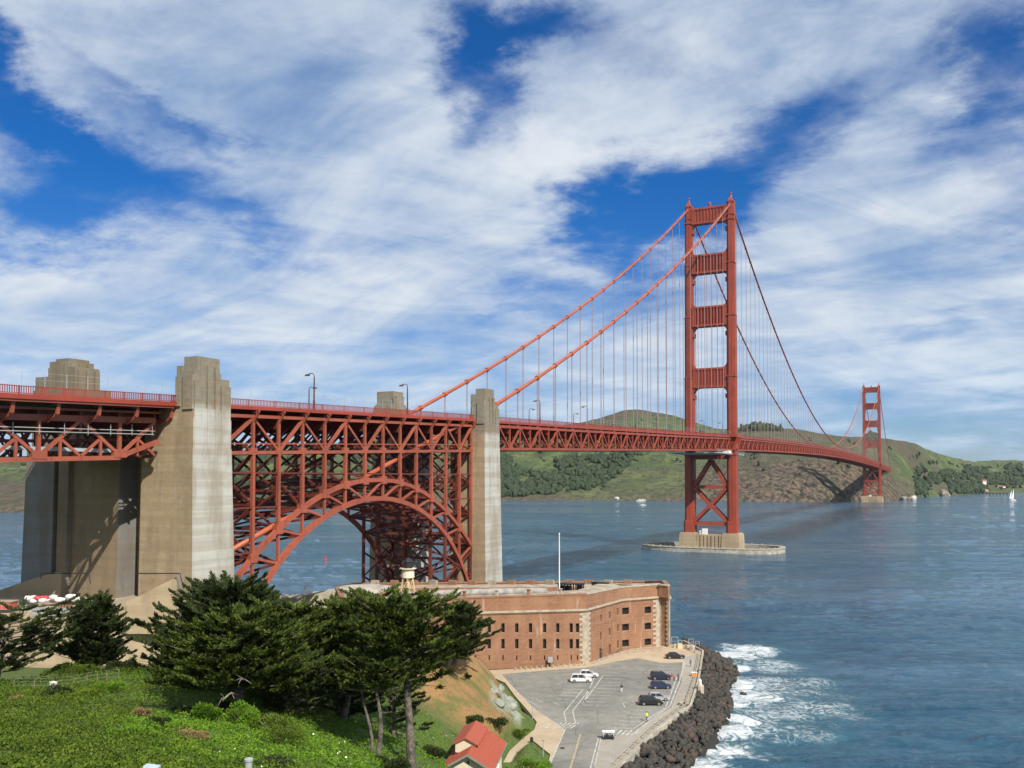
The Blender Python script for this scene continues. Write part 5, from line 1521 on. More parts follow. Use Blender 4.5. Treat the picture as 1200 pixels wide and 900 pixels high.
# things on the roof: long pale bolster of the old earth cover, vents, granite gun circles
mb = RF(); a = W0 + fwd * 8.5 + dv * 9; b = W0 + fwd * 8.5 + dv * 46
mb.tube([(a.x, a.y, FT + .0), (a.lerp(b, .3).x, a.lerp(b, .3).y, FT + .15), (a.lerp(b, .7).x, a.lerp(b, .7).y, FT + .05), (b.x, b.y, FT - .1)], .85, 10); mb.build('earth_bolster', M['roofgrey'], fort, smooth=True)
for k in range(6):
    q = W0 + fwd * 4.5 + dv * (6 + 7.5 * k); mb = RF(); mb.prism([(q.x - .3, q.y - .3), (q.x + .3, q.y - .3), (q.x + .3, q.y + .3), (q.x - .3, q.y + .3)], FT - .7, FT + .9); mb.prism([(q.x - .45, q.y - .45), (q.x + .45, q.y - .45), (q.x + .45, q.y + .45), (q.x - .45, q.y + .45)], FT + .9, FT + 1.1); mb.build('roof_vent', M['brick'] if k % 2 else M['granite'], fort)
q = cwv(428, 228); mb = RF(); mb.lathe([(6.5, 0), (6.5, .9), (6.2, 1.0)], (q.x, q.y, 17.6), 28); mb.build('gun_platform', M['sandroof'], fort)
for k in range(14):
    q = B3.lerp(B4, (k + 1) / 15) - fwd * 1.2; mb = RF(); mb.box(q.x - 1.1, q.x + 1.1, q.y - .5, q.y + .5, 17.0, 18.35); mb.build('roof_block', M['brick'] if k % 3 else M['roofdeck'], fort)
for px, D, a_, b_, h_ in ((663, 222, 3.2, 2.0, 1.5), (703, 236, 4.0, 1.2, .1), (679, 226, 1.5, 1.3, .9)):
    q = cwv(px, D); mb = RF()
    for sx in (-1, 0, 1):
        for sy in (-1, 1): x_, y_ = q.x + sx * a_ / 2, q.y + sy * b_ / 2; mb.box(x_ - .12, x_ + .12, y_ - .12, y_ + .12, 17.5, 18.5 + h_)
    mb.box(q.x - a_ / 2 - .3, q.x + a_ / 2 + .3, q.y - b_ / 2 - .3, q.y + b_ / 2 + .3, 18.5 + h_, 18.8 + h_)
    mb.box(q.x - a_ / 2, q.x + a_ / 2, q.y - .05, q.y + .05, 17.5, 18.5 + h_ * .8); mb.build('roof_shelter', M['black'], fort)
# low ruined wall running left of the fort
slab('sea_wall_ruin', 'low brown masonry wall left of the fort, seen above the cypress tops', [pd(300, 707, 226), pd(322, 704, 226), pd(324, 700, 226), pd(352, 700, 226), pd(356, 697, 226), pd(378, 696, 226), pd(380, 693.5, 226), pd(405, 693, 226)], 0, 2, 6, M['granite'], 'masonry wall')
x, y, z = pd(357.5, 697, 228)
t = thing('navigation_light', 'small white navigation light on the low masonry wall, below the arch', 'light', (x, y, z))
mb = MB(); mb.tube([(0, 0, -.3), (0, 0, 1.6)], .25, 8); mb.build('post', M['white'], t); mb = MB(); mb.lathe([(.45, 1.6), (.45, 2.3), (.1, 2.6)], n=8); mb.build('lantern', M['white'], t)

# lighthouse on the roof
x, y, z = pd(478, 707, 206)
M['lh'] = flat('lighthouse_cream', (.55, .42, .25), .6, var=.2); M['lhw'] = flat('lighthouse_white', (.68, .60, .46), .6)
t = thing('lighthouse', 'little cream iron lighthouse with a black lantern standing on the fort roof', 'lighthouse', (x, y, FT - .6))
mb = MB()
for k in range(6):
    a = k * math.pi / 3; mb.beam((2.0 * math.cos(a), 2.0 * math.sin(a), 0), (1.25 * math.cos(a), 1.25 * math.sin(a), 4.4), .2)
    b2 = (k + 1) * math.pi / 3; mb.beam((2.0 * math.cos(a), 2.0 * math.sin(a), .2), (1.25 * math.cos(b2), 1.25 * math.sin(b2), 4.2), .1)
    mb.beam((1.6 * math.cos(a), 1.6 * math.sin(a), 2.2), (1.6 * math.cos(b2), 1.6 * math.sin(b2), 2.2), .12)
mb.tube([(0, 0, 0), (0, 0, 4.4)], .5, 10); mb.build('frame', M['lh'], t)
mb = MB(); mb.lathe([(1.25, 4.3), (1.5, 4.5), (1.45, 6.0), (1.3, 6.3), (2.0, 6.5), (2.0, 6.65)], n=14); mb.build('watch_room', M['lhw'], t)
mb = MB(); mb.lathe([(1.1, 6.65), (1.1, 8.0), (1.3, 8.1), (.6, 8.8), (.15, 9.1)], n=10); mb.build('lantern', M['black'], t)
mb = MB()
for k in range(10):
    a = k * math.pi / 5; mb.beam((1.9 * math.cos(a), 1.9 * math.sin(a), 6.6), (1.9 * math.cos(a), 1.9 * math.sin(a), 7.5), .06)
mb.build('gallery_rail', M['black'], t)
x, y, z = pd(655.5, 690, 210); t = thing('flagpole', 'tall bare white flagpole on the fort roof', 'flagpole', (x, y, FT - .7))
mb = MB(); mb.tube([(0, 0, 0), (0, 0, 14.2)], [.16, .11], 8); mb.lathe([(.05, 14.2), (.18, 14.3), (.18, 14.5), (.05, 14.6)], n=8); mb.build('pole', M['white'], t)
mb = MB(); mb.lathe([(.5, 0), (.5, .4), (.25, .6)], n=10); mb.build('base', M['white'], t)

# ================================================================ CARS
def carpaint(name, c): 
    m, n = newmat(name); b = finish(n, c, .32); b.inputs['Coat Weight'].default_value = .6; b.inputs['Coat Roughness'].default_value = .1; return m
M['glass'] = flat('dark_glass', (.02, .025, .03), .08, var=.02); M['tyre'] = flat('tyre_rubber', (.02, .02, .02), .8); M['rim'] = flat('alloy_rim', (.45, .45, .46), .3, metal=.7)
M['tail'] = flat('tail_lamp_red', (.45, .02, .02), .3); M['headl'] = flat('headlamp', (.7, .7, .72), .15)
def car(label, px, py, colr, kind='suv', rz=0, flip=False):
    X3 = gp(px, py, GZ); L, Wd, H = {'suv': (4.5, 1.84, 1.68), 'sedan': (4.5, 1.78, 1.42), 'hatch': (4.2, 1.76, 1.5)}[kind]
    t = thing('parked_car', label, 'car', (X3[0], X3[1], GZ + .02), TH + rz + (math.pi if flip else 0), 'cars parked on the lot')
    cp_ = carpaint('car_paint', colr); h = L / 2; wl = H * .58
    prof = [(-h, .42), (-h + .05, .78), (-h + .12, wl - .03), (-h + .9, wl + .02), (h - 1.25, wl + .0), (h - .35, wl - .17), (h - .03, .68), (h, .40), (h - .15, .24), (-h + .15, .24)]
    mb = MB(); k_ = len(prof); vs = []
    for y_, sc_, dz in ((-Wd / 2, .94, 0), (-Wd / 2 + .06, 1.0, 0.0), (Wd / 2 - .06, 1.0, 0), (Wd / 2, .94, 0)):
        for x_, z_ in prof: vs.append((x_ * (sc_ if abs(y_) > Wd / 2 - .01 else 1), y_, .5 + (z_ - .5) * (.93 if abs(y_) > Wd / 2 - .01 else 1)))
    fs = [tuple(range(k_))[::-1], tuple(range(3 * k_, 4 * k_))]
    for r_ in range(3):
        for i in range(k_): j = (i + 1) % k_; fs.append((r_ * k_ + i, r_ * k_ + j, (r_ + 1) * k_ + j, (r_ + 1) * k_ + i))
    mb.add(vs, fs); mb.build('body', cp_, t)
    if kind == 'sedan': c0, c1, r0, r1 = -h + .55, h - 1.25, -h + 1.25, h - 2.05
    elif kind == 'hatch': c0, c1, r0, r1 = -h + .15, h - 1.1, -h + .55, h - 1.95
    else: c0, c1, r0, r1 = -h + .15, h - 1.15, -h + .5, h - 1.95
    wb_, wt_ = Wd / 2 - .05, Wd / 2 - .26
    mb = MB(); zb_, zt_ = wl - .02, H - .07
    mb.add([(c0, -wb_, zb_), (c1, -wb_, zb_), (c1, wb_, zb_), (c0, wb_, zb_), (r0, -wt_, zt_), (r1, -wt_, zt_), (r1, wt_, zt_), (r0, wt_, zt_)], [(0, 3, 2, 1), (4, 5, 6, 7), (0, 1, 5, 4), (1, 2, 6, 5), (2, 3, 7, 6), (3, 0, 4, 7)])
    mb.build('window', M['glass'], t)
    mb = MB(); mb.add([(r0 - .04, -wt_ - .03, zt_), (r1 + .05, -wt_ - .03, zt_), (r1 + .05, wt_ + .03, zt_), (r0 - .04, wt_ + .03, zt_), (r0 + .12, -wt_ + .1, H), (r1 - .15, -wt_ + .1, H), (r1 - .15, wt_ - .1, H), (r0 + .12, wt_ - .1, H)], [(0, 3, 2, 1), (4, 5, 6, 7), (0, 1, 5, 4), (1, 2, 6, 5), (2, 3, 7, 6), (3, 0, 4, 7)])
    for sy in (-1, 1):                              # pillars
        mb.beam((c1, sy * wb_, zb_), (r1, sy * (wt_ + .01), zt_), .07); mb.beam((c0, sy * wb_, zb_), (r0, sy * (wt_ + .01), zt_), .14)
        xm = (c0 + c1) / 2 - .1; mb.beam((xm, sy * (wb_ + .01), zb_), (xm, sy * (wt_ + .02), zt_), .07)
    mb.build('roof', cp_, t)
    for sx in (-1, 1):
        for sy in (-1, 1):
            mb = MB(); cx_, cy_ = sx * (h - .85), sy * (Wd / 2 - .1)
            mb.tube([(cx_, cy_ - .11, .33), (cx_, cy_ + .11, .33)], .34, 16); wo = mb.build('wheel', M['tyre'], t)
            mb = MB(); mb.tube([(cx_, cy_ - .125, .33), (cx_, cy_ + .125, .33)], .2, 12); mb.build('rim', M['rim'], wo)
    for sy in (-1, 1):
        mb = MB(); mb.box(h - .16, h - .005, sy * .68 - .17, sy * .68 + .17, wl - .36, wl - .2); mb.build('headlight', M['headl'], t)
        mb = MB(); mb.box(-h - .01, -h + .14, sy * .7 - .14, sy * .7 + .14, wl - .3, wl - .1); mb.build('tail_light', M['tail'], t)
        mb = MB(); mb.box(c1 - .25, c1 - .05, sy * (Wd / 2 + .09) - .1, sy * (Wd / 2 + .09) + .1, wl + .02, wl + .16); mb.build('mirror', cp_, t)
car('nearer of two white cars on the left of the lot', 680.5, 799, (.62, .63, .64), 'suv')
car('farther of two white cars on the left, partly hidden by the other', 689.5, 793.3, (.62, .63, .64), 'hatch')
car('lone black saloon car nearest the fort corner', 791, 771.5, (.012, .012, .014), 'sedan')
car('dark navy car behind the blue hatchback, farthest in the right row', 774.5, 796, (.012, .018, .04), 'suv')
car('dark blue hatchback in the middle of the right row', 774.5, 806.6, (.015, .03, .085), 'hatch')
car('silver car half hidden behind the big black car', 771.5, 820.5, (.36, .37, .38), 'hatch')
car('big black car at the near end of the right row', 762.5, 825.8, (.010, .010, .012), 'suv')
# small utility cart
q = gp(713, 866, GZ); t = thing('golf_cart', 'white roofed utility cart by the striped marking at the lot entrance', 'cart', (q[0], q[1], GZ + .02), TH); t.scale = (.72, .72, .62)
mb = MB(); mb.box(-1.3, 1.3, -.6, .6, .35, .75); mb.box(-.6, -.1, -.55, .55, .75, 1.2); mb.box(.9, 1.2, -.55, .55, .75, 1.0); mb.build('body', M['black'], t)
mb = MB(); mb.box(-1.4, 1.4, -.75, .75, 1.9, 2.02); mb.build('canopy', M['white'], t)
mb = MB()
for sx in (-1.2, 1.1):
    for sy in (-.6, .6): mb.beam((sx, sy, .7), (sx, sy, 1.9), .06)
mb.build('post', M['white'], t)
for sx in (-.9, .9):
    for sy in (-1, 1): mb = MB(); mb.tube([(sx, sy * .6 - .1, .26), (sx, sy * .6 + .1, .26)], .27, 12); mb.build('wheel', M['tyre'], t)

# ================================================================ PEOPLE
def skinmat(c): return flat('cloth', c, .85, var=.08)
M['skin'] = flat('skin', (.42, .25, .17), .6, var=.05); M['hair'] = flat('dark_hair', (.03, .02, .015), .6)
def person(label, px, py, top, legs, rz=0, hgt_=1.74, walk=.0, cap=None):
    q = gp(px, py, GZ); s = hgt_ / 1.76
    t = thing('person', label, 'person', (q[0], q[1], GZ + .02), rz, 'people on the parking lot')
    J = [(0, 0, .98, .15, .11), (0, 0, 1.15, .15, .10), (0, 0, 1.36, .19, .11), (0, 0, 1.47, .07, .06), (0, .0, 1.55, .06, .06), (0, .01, 1.65, .085, .10), (0, 0, 1.74, .06, .07)]
    E_ = [(0, 1), (1, 2), (2, 3), (3, 4), (4, 5), (5, 6)]
    for sx in (-1, 1):
        b = len(J); w_ = walk * sx
        J += [(sx * .10, 0, .92, .095, .095), (sx * .11, w_ * .35, .50, .062, .062), (sx * .11, w_ * .75 - .03, .10, .045, .045), (sx * .12, w_ * .75 + .12, .04, .045, .035)]
        E_ += [(0, b), (b, b + 1), (b + 1, b + 2), (b + 2, b + 3)]
        b = len(J)
        J += [(sx * .20, 0, 1.40, .06, .06), (sx * .25, -w_ * .2, 1.12, .045, .045), (sx * .25, -w_ * .4 + .08, .88, .035, .035), (sx * .25, -w_ * .45 + .12, .79, .04, .022)]
        E_ += [(2, b), (b, b + 1), (b + 1, b + 2), (b + 2, b + 3)]
    me = bpy.data.meshes.new('body'); me.from_pydata([(a * s, b_ * s, c * s) for a, b_, c, *_ in J], E_, []); o = bpy.data.objects.new('body', me); COL.objects.link(o); o.parent = t
    bpy.context.view_layer.objects.active = o
    md = o.modifiers.new('skin', 'SKIN'); sd = o.modifiers.new('sub', 'SUBSURF'); sd.levels = 1; sd.render_levels = 1
    for i, j in enumerate(J):
        me.skin_vertices[0].data[i].radius = (j[3] * s, j[4] * s)
    me.skin_vertices[0].data[0].use_root = True
    dg = bpy.context.evaluated_depsgraph_get(); em = bpy.data.meshes.new_from_object(o.evaluated_get(dg))
    o.modifiers.clear(); o.data = em
    em.materials.clear()
    for m_ in (M['skin'], skinmat(top), skinmat(legs), M['black']): em.materials.append(m_)
    for p_ in em.polygons:
        z = p_.center.z / s; ax = abs(p_.center.x)
        k = 0 if z > 1.5 or (ax > .2 * s and z < .87) else (1 if z > .97 or ax > .19 * s else (2 if z > .09 else 3))
        p_.material_index = k
    mb = MB(); mb.lathe([(.088, 1.63), (.102, 1.69), (.09, 1.755), (.03, 1.79)], (0, -.015, 0), 10); mb.v = [(a * s, b_ * s, c * s) for a, b_, c in mb.v]; mb.build('hair' if not cap else 'cap', M['hair'] if not cap else skinmat(cap), t, smooth=True)
    return t
person('person in a hi-vis yellow jacket and dark trousers walking among the stall lines', 757.8, 846, (.55, .75, .04), (.03, .035, .05), 1.2, 1.8, .3)
person('person in black top and white trousers standing alone mid lot', 728.5, 811.5, (.02, .02, .02), (.6, .6, .58), .4, 1.7, .1)
person('person all in black standing right of the navy car', 794.7, 798.5, (.02, .02, .025), (.025, .025, .03), 2, 1.78, .05)
person('person in a red jacket behind the blue hatchback', 787.0, 798.5, (.50, .05, .05), (.5, .45, .45), 3, 1.68, .1)
person('person in a pale red striped top beside the one in the red jacket', 790.0, 797.5, (.55, .35, .32), (.08, .08, .1), 2.2, 1.65, .1)
person('person in grey walking on the seawall pavement', 809.3, 781.5, (.12, .12, .11), (.08, .07, .06), 1.0, 1.75, .35)
person('person in dark clothes standing by the fort wall left of the doors', 704, 771, (.05, .05, .06), (.04, .04, .05), 1.0, 1.72, .1)

# ================================================================ SMALL THINGS ON THE LOT
M['orange'] = flat('orange_plastic', (.75, .24, .03), .5)
q = gp(813.3, 792.5, GZ); t = thing('barrier_box', 'orange and white litter box on the seawall pavement', 'box', (q[0], q[1], GZ + .01), TH)
mb = MB(); mb.prism([(-.6, -.4), (.6, -.4), (.6, .4), (-.6, .4)], 0, .75, [(-.5, -.35), (.5, -.35), (.5, .35), (-.5, .35)]); mb.build('body', M['orange'], t)
mb = MB(); mb.box(-.62, .62, -.42, .42, .75, .86); mb.build('lid', M['white'], t)
q = gp(800, 826, GZ); t = thing('bench', 'dark bench on the seawall pavement near the bend', 'bench', (q[0], q[1], GZ + .01), TH + 1)
mb = MB(); mb.box(-.9, .9, -.25, .25, .42, .5); mb.build('seat', M['granite'], t); mb = MB(); mb.box(-.9, .9, .22, .28, .5, .95); mb.build('backrest', M['granite'], t)
for sx in (-.7, .7): mb = MB(); mb.box(sx - .06, sx + .06, -.22, .22, 0, .42); mb.build('leg', M['black'], t)
q = gp(820.5, 815, GZ - 1); t = thing('beacon_post', 'pale stubby marker post standing on the rocks outside the seawall', 'marker', (q[0], q[1], GZ - 1.3))
mb = MB(); mb.lathe([(.8, 0), (.75, 2.2), (.55, 2.5)], n=10); mb.build('base', M['granite'], t); mb = MB(); mb.lathe([(.3, 2.5), (.3, 3.3), (.1, 3.6)], n=8); mb.build('lamp_housing', M['white'], t)
def sign(label, px, py, h_, w_, hh_, mat, name='notice_board'):
    q = gp(px, py, GZ); t = thing(name, label, 'sign', (q[0], q[1], GZ), TH)
    for sx in (-1, 1): mb = MB(); mb.box(sx * w_ / 2 - .05, sx * w_ / 2 + .05, -.05, .05, 0, h_); mb.build('post', M['black'], t)
    mb = MB(); mb.box(-w_ / 2, w_ / 2, -.09, -.051, h_ - hh_, h_); mb.build('panel', mat, t)
sign('dark framed notice board against the fort wall', 645, 780.5, 2.1, 1.1, 1.3, M['steel'])
# low posts and chain in front of the fort
bar = thing('chain_barrier', 'low post and chain barrier along the curved fort wall', 'barrier', tuple(gp(722, 771, GZ)))
oq = Vector(bar.location); line = [Vector(gp(*q_, GZ)) for q_ in [(696, 778), (712, 771.5), (727, 767), (745, 764.5), (775, 762.5)]]
pp = along(line, 2.0)
for a in pp: mb = MB(); r_ = a - oq; mb.box(r_.x - .09, r_.x + .09, r_.y - .09, r_.y + .09, 0, .95); mb.build('post', M['steel'], bar)
mb = MB()
for a, b in zip(pp[:-1], pp[1:]):
    a_, b_ = a - oq, b - oq; m_ = (a_ + b_) / 2; mb.beam((a_.x, a_.y, .85), (m_.x, m_.y, .62), .05); mb.beam((m_.x, m_.y, .62), (b_.x, b_.y, .85), .05)
mb.build('chain', M['black'], bar)
ca = thing('chain_barrier', 'row of short wooden posts along the straight fort wall', 'barrier', tuple(gp(640, 784, GZ)))
oq = Vector(ca.location)
for k in range(14):
    a = Vector(gp(604 + k * 6.3, 785.5 - k * .45, GZ)) - oq; mb = MB(); mb.box(a.x - .12, a.x + .12, a.y - .12, a.y + .12, 0, .7); mb.build('post', M['granite'], ca)
# cluttered gate and frames at the fort corner
gt = thing('gate_frame', 'white tubular gate frames at the fort corner by the water', 'gate', tuple(gp(800, 757, GZ)), TH)
for x0, w_, h_ in ((-2.8, 1.6, 2.3), (-1.0, .9, 1.5), (1.5, 1.2, 1.8), (3.2, 1.0, 1.2)):
    mb = MB()
    for sx in (0, w_): mb.box(x0 + sx - .05, x0 + sx + .05, -.05, .05, 0, h_)
    mb.box(x0, x0 + w_, -.05, .05, h_ - .1, h_); mb.box(x0, x0 + w_, -.04, .04, h_ * .5, h_ * .5 + .06); mb.build('frame', M['steel'], gt)
for k, (px, py, c_) in enumerate(((792, 759, 'granite'), (796, 759.5, 'orange'), (806, 760, 'granite'), (811, 761.5, 'sandroof'))):
    q = gp(px, py, GZ); mb = MB(); mb.prism([(-.7, -.5), (.7, -.5), (.7, .5), (-.7, .5)], 0, .9 + .2 * (k % 2), [(-.55, -.4), (.55, -.4), (.55, .4), (-.55, .4)])
    o = mb.build('barrier_block', M[c_ if c_ != 'orange' else 'lh'], loc=(q[0], q[1], GZ + .01)); o.rotation_euler = (0, 0, TH + .3 * k); tag(o, 'pale concrete block among the gate frames at the fort corner', 'block', 'concrete blocks at the fort corner')
def pole(label, px, py, hpx, D=None, arm=False):
    q = gp(px, py, GZ); D = cw(q[0], q[1])[1]; h_ = hpx / F * D
    t = thing('lot_pole', label, 'pole', (q[0], q[1], GZ)); mb = MB(); mb.tube([(0, 0, 0), (0, 0, h_)], [.07, .05], 6); mb.build('pole', M['steel'], t)
    mb = MB(); mb.box(-.25, .25, -.12, .12, h_, h_ + .12); mb.build('cap', M['steel'], t)
pole('thin grey pole at the foot of the grassy knoll', 624, 843, 28)
pole('thin grey pole above the hedge by the access road', 636.5, 888, 20)
q = gp(623, 871, GZ); mb = MB(); mb.lathe([(.22, 0), (.28, .5), (.25, .9), (.1, 1.0)], n=10); tag(mb.build('litter_bin', M['black'], loc=(q[0], q[1], GZ)), 'small black litter bin on the path beside the hedge', 'bin')

# ================================================================ LITTLE HOUSE
M['rtile'] = flat('red_roof_tiles', (.33, .075, .040), .8, scale=6, var=.2); M['cream'] = flat('cream_render', (.62, .56, .42), .85, var=.06); M['tan'] = flat('tan_wall', (.42, .35, .25), .85); M['trim'] = flat('grey_trim', (.20, .21, .19), .7)
ax_ = pd(548, 884, 114); bx_ = pd(566, 855.5, 125.5)
hv = Vector((bx_[0] - ax_[0], bx_[1] - ax_[1], 0)); hl = hv.length; hr = math.atan2(hv.y, hv.x)
zr_ = ax_[2]
house = thing('small_house', 'small cream house with red gabled roof and raised clerestory at the bottom edge', 'house', (ax_[0], ax_[1], 4.8), hr)
RZ = zr_ - 4.8; hw_ = 3.0; ez = RZ - 1.75
mb = MB(); mb.add([(0.4, -hw_ + .3, -2), (0.4, hw_ - .3, -2), (hl - .3, hw_ - .3, -2), (hl - .3, -hw_ + .3, -2), (0.4, -hw_ + .3, ez), (0.4, hw_ - .3, ez), (hl - .3, hw_ - .3, ez), (hl - .3, -hw_ + .3, ez), (.4, 0, RZ - .15), (hl - .3, 0, RZ - .15)],
                  [(0, 4, 8, 5, 1), (3, 2, 6, 9, 7), (0, 3, 7, 4), (1, 5, 6, 2)]); mb.build('wall', M['cream'], house)
def roofslab(mb, x0, x1, w_, zt_, ze, th=.16):
    for sy in (-1, 1):
        mb.extr([(x0, 0, zt_), (x1, 0, zt_), (x1, sy * w_, ze), (x0, sy * w_, ze)], (0, 0, th))
mb = MB(); roofslab(mb, -.35, hl + .3, hw_ + .35, RZ, ez - .22)
for sy in (-1, 1):
    for k in range(22):                            # tile ribs
        x = -.3 + k * (hl + .5) / 21; mb.beam((x, 0, RZ + .17), (x, sy * (hw_ + .35), ez - .05), .08, .06)
rf = mb.build('roof', M['rtile'], house)
mb = MB(); x0, x1 = hl * .30, hl * .98; roofslab(mb, x0 - .3, x1 + .2, 1.75, RZ + 1.0, RZ + .12)
mb.v = [(a, b_ + .95, c) for a, b_, c in mb.v]
mb.build('clerestory_roof', M['rtile'], rf)
mb = MB(); mb.add([(x0, -.4, RZ - .9), (x0, 2.3, RZ - .9), (x0, 2.3, RZ + .3), (x0, .95, RZ + .95), (x0, -.4, RZ + .3), (x1, -.4, RZ - .9), (x1, 2.3, RZ - .9), (x1, 2.3, RZ + .3), (x1, .95, RZ + .95), (x1, -.4, RZ + .3)], [(0, 1, 2, 3, 4), (9, 8, 7, 6, 5), (0, 4, 9, 5), (1, 6, 7, 2)]); mb.build('clerestory_wall', M['cream'], rf)
mb = MB()
for sy in (-1, 1):
    mb.beam((-.37, 0, RZ - .02), (-.37, sy * (hw_ + .37), ez - .24), .1, .26)
    mb.beam((-.37, sy * (hw_ + .37), ez - .24), (hl + .3, sy * (hw_ + .37), ez - .24), .12, .2)
mb.build('gutter', M['trim'], house)
mb = MB(); mb.box(.37, .41, -.12, .12, RZ - 1.35, RZ - .95); mb.build('gable_vent', M['dark'], house)
mb = MB(); mb.box(1.0, 2.4, -hw_ + .25, -hw_ + .31, ez - 2.2, ez - .25); mb.build('doorway', M['dark'], house)
mb = MB(); mb.box(2.9, 3.3, -hw_ - .6, -hw_ + .3, ez - 2.4, ez - .3); mb.box(0.5, .9, -hw_ - .1, -hw_ + .3, ez - 2.4, ez - .3); mb.build('buttress', M['white'], house)

# ================================================================ THINGS BY THE BIG PYLONS
M['sack'] = flat('white_sack', (.62, .63, .64), .8, var=.1, scale=2)
sv, sf = I2
for k in range(34):
    u = RNG.random(); px = 33 + 58 * u; D = 160 + RNG.uniform(-2, 3); lay = k % 2
    q = pd(px, 704.5 - 2.5 * u - lay * 3.2, D); s_ = RNG.uniform(.55, .8)
    vv = sv * (1 + RNG.normal(0, .08, (len(sv), 1))) * [s_ * 1.1, s_ * .9, s_ * .62]
    o = npmesh('sack', vv, sf, M['buoyred'] if k in (9, 20, 31) else M['sack'], smooth=True); o.location = q
    tag(o, 'red sack in the pile of white sacks at the foot of the left pylon' if k in (9, 20, 31) else 'white sack in the heap on the terrace at the foot of the left pylon', 'sack', 'red sacks in the heap' if k in (9, 20, 31) else 'white sacks in the heap')
def shedbox(name, label, cat, px, py, D, w_, d_, h_, mat, lid=None):
    q = pd(px, py, D); t = thing(name, label, cat, q, TH)
    mb = MB(); mb.box(-w_ / 2, w_ / 2, -d_ / 2, d_ / 2, 0, h_); mb.build('body', mat, t)
    mb = MB(); mb.box(-w_ / 2 - .15, w_ / 2 + .15, -d_ / 2 - .15, d_ / 2 + .15, h_, h_ + .12); mb.build('lid', lid or M['granite'], t)
    for k in range(4): mb = MB(); x = -w_ / 2 + w_ * (k + .5) / 4; mb.box(x - .05, x + .05, -d_ / 2 - .05, -d_ / 2, .1, h_ - .1); mb.build('batten', lid or M['granite'], t)
shedbox('storage_container', 'faded red container cut by the left edge on the terrace', 'container', 3, 713, 153, 4.0, 2.2, 1.2, flat('container_red', (.42, .10, .08), .7), M['wall'])
shedbox('storage_box', 'dark brown box between the grey shelter and the sacks', 'box', 76, 712, 154, 1.8, 1.2, .8, M['brick'], M['dark'])
shedbox('flat_shelter', 'low grey flat roofed shelter on top of the retaining wall', 'shelter', 60, 720.5, 150.5, 5.2, 2.4, .9, M['steel'], M['steel'])
# wire fence on the crest of the foreground slope
M['bark0'] = flat('weathered_post', (.22, .18, .13), .9)
fn = thing('wire_fence', 'thin wooden post and wire fence on the crest of the green slope', 'fence', hp(90, 99))
oq = Vector(fn.location); fp = [Vector(hp(px, 98 + .015 * px)) for px in (20, 44, 66, 90, 105, 117, 128, 142)]
for a in fp: mb = MB(); r_ = a - oq; mb.tube([(r_.x, r_.y, r_.z - .3), (r_.x, r_.y, r_.z + 1.35)], .035, 6); mb.build('post', M['bark0'], fn)
mb = MB()
for a, b in zip(fp[:-1], fp[1:]):
    for h_ in (.7, 1.1, 1.45): a_, b_ = a - oq, b - oq; mb.beam((a_.x, a_.y, a_.z + h_), (b_.x, b_.y, b_.z + h_), .012)
mb.build('wire', M['steel'], fn)
q = hp(66, 97); mb = MB(); mb.box(-.32, .32, -.2, .2, 0, .7); mb.box(-.36, .36, -.24, .24, .7, .78); o = mb.build('utility_box', M['white'], loc=(q[0], q[1], q[2] + .5)); tag(o, 'small white box by the wire fence on the green slope', 'utility box')
q = pd(291.5, 889, 40); mb = MB(); mb.lathe([(.16, -3.5), (.16, -.1), (.2, -.1), (.2, 0), (.05, .06)], n=12); tag(mb.build('vent_pipe', M['steel'], loc=q), 'grey capped pipe rising at the bottom edge among the bushes', 'pipe')
q = pd(178, 899, 38); mb = MB(); mb.prism([(-.35, -.3), (.35, -.3), (.35, .3), (-.35, .3)], -2.5, .06, [(-.3, -.2), (.3, -.2), (.3, .2), (-.3, .2)]); o = mb.build('cabinet', flat('pale_blue_metal', (.45, .52, .60), .5), loc=q); o.rotation_euler = (0, .12, TH); tag(o, 'corner of a pale blue metal cabinet at the bottom edge', 'cabinet')

# ================================================================ VEGETATION
def folmat(name, stops, sc=.5, trans=.25, rough=.75, tw=.4):
    m, n = newmat(name)
    g_ = n.n('ShaderNodeNewGeometry'); p = g_.outputs['Position']
    at = n.n('ShaderNodeAttribute', attribute_name='tint').outputs['Fac']
    f = n.m('ADD', n.m('MULTIPLY', n.noise(p, sc, 5, .65), 1 - tw), n.m('MULTIPLY', at, tw))
    c = n.ramp(f, [(.30 + .4 * i / (len(stops) - 1), q) for i, q in enumerate(stops)])
    d = n.n('ShaderNodeBsdfPrincipled', {'Base Color': c, 'Roughness': rough, 'Specular IOR Level': .25})
    t = n.n('ShaderNodeBsdfTranslucent', {'Color': c})
    mx = n.n('ShaderNodeMixShader', {0: trans, 1: d.outputs[0], 2: t.outputs[0]})
    n.n('ShaderNodeOutputMaterial', {'Surface': mx.outputs[0]})
    return m
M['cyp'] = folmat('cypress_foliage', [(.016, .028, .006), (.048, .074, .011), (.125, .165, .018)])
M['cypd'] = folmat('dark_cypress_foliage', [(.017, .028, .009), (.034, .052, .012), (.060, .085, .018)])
M['bark'] = rockmat('grey_bark', (.065, .055, .045), (.20, .17, .135), (.05, .042, .035), 3.0)
M['deadwood'] = rockmat('bleached_wood', (.20, .18, .15), (.36, .33, .29), None, 2.0)
M['ivy'] = folmat('olive_groundcover', [(.042, .070, .010), (.095, .150, .014), (.17, .24, .024)], .35, .3, .8, .2)
M['clover'] = folmat('bright_groundcover', [(.060, .130, .010), (.135, .255, .016), (.21, .37, .028)], .4, .35, .8, .2)
M['drygrass'] = folmat('dry_grass', [(.13, .14, .035), (.24, .17, .065), (.34, .23, .11)], .3)
M['flower'] = flat('white_flowers', (.75, .75, .68), .8)

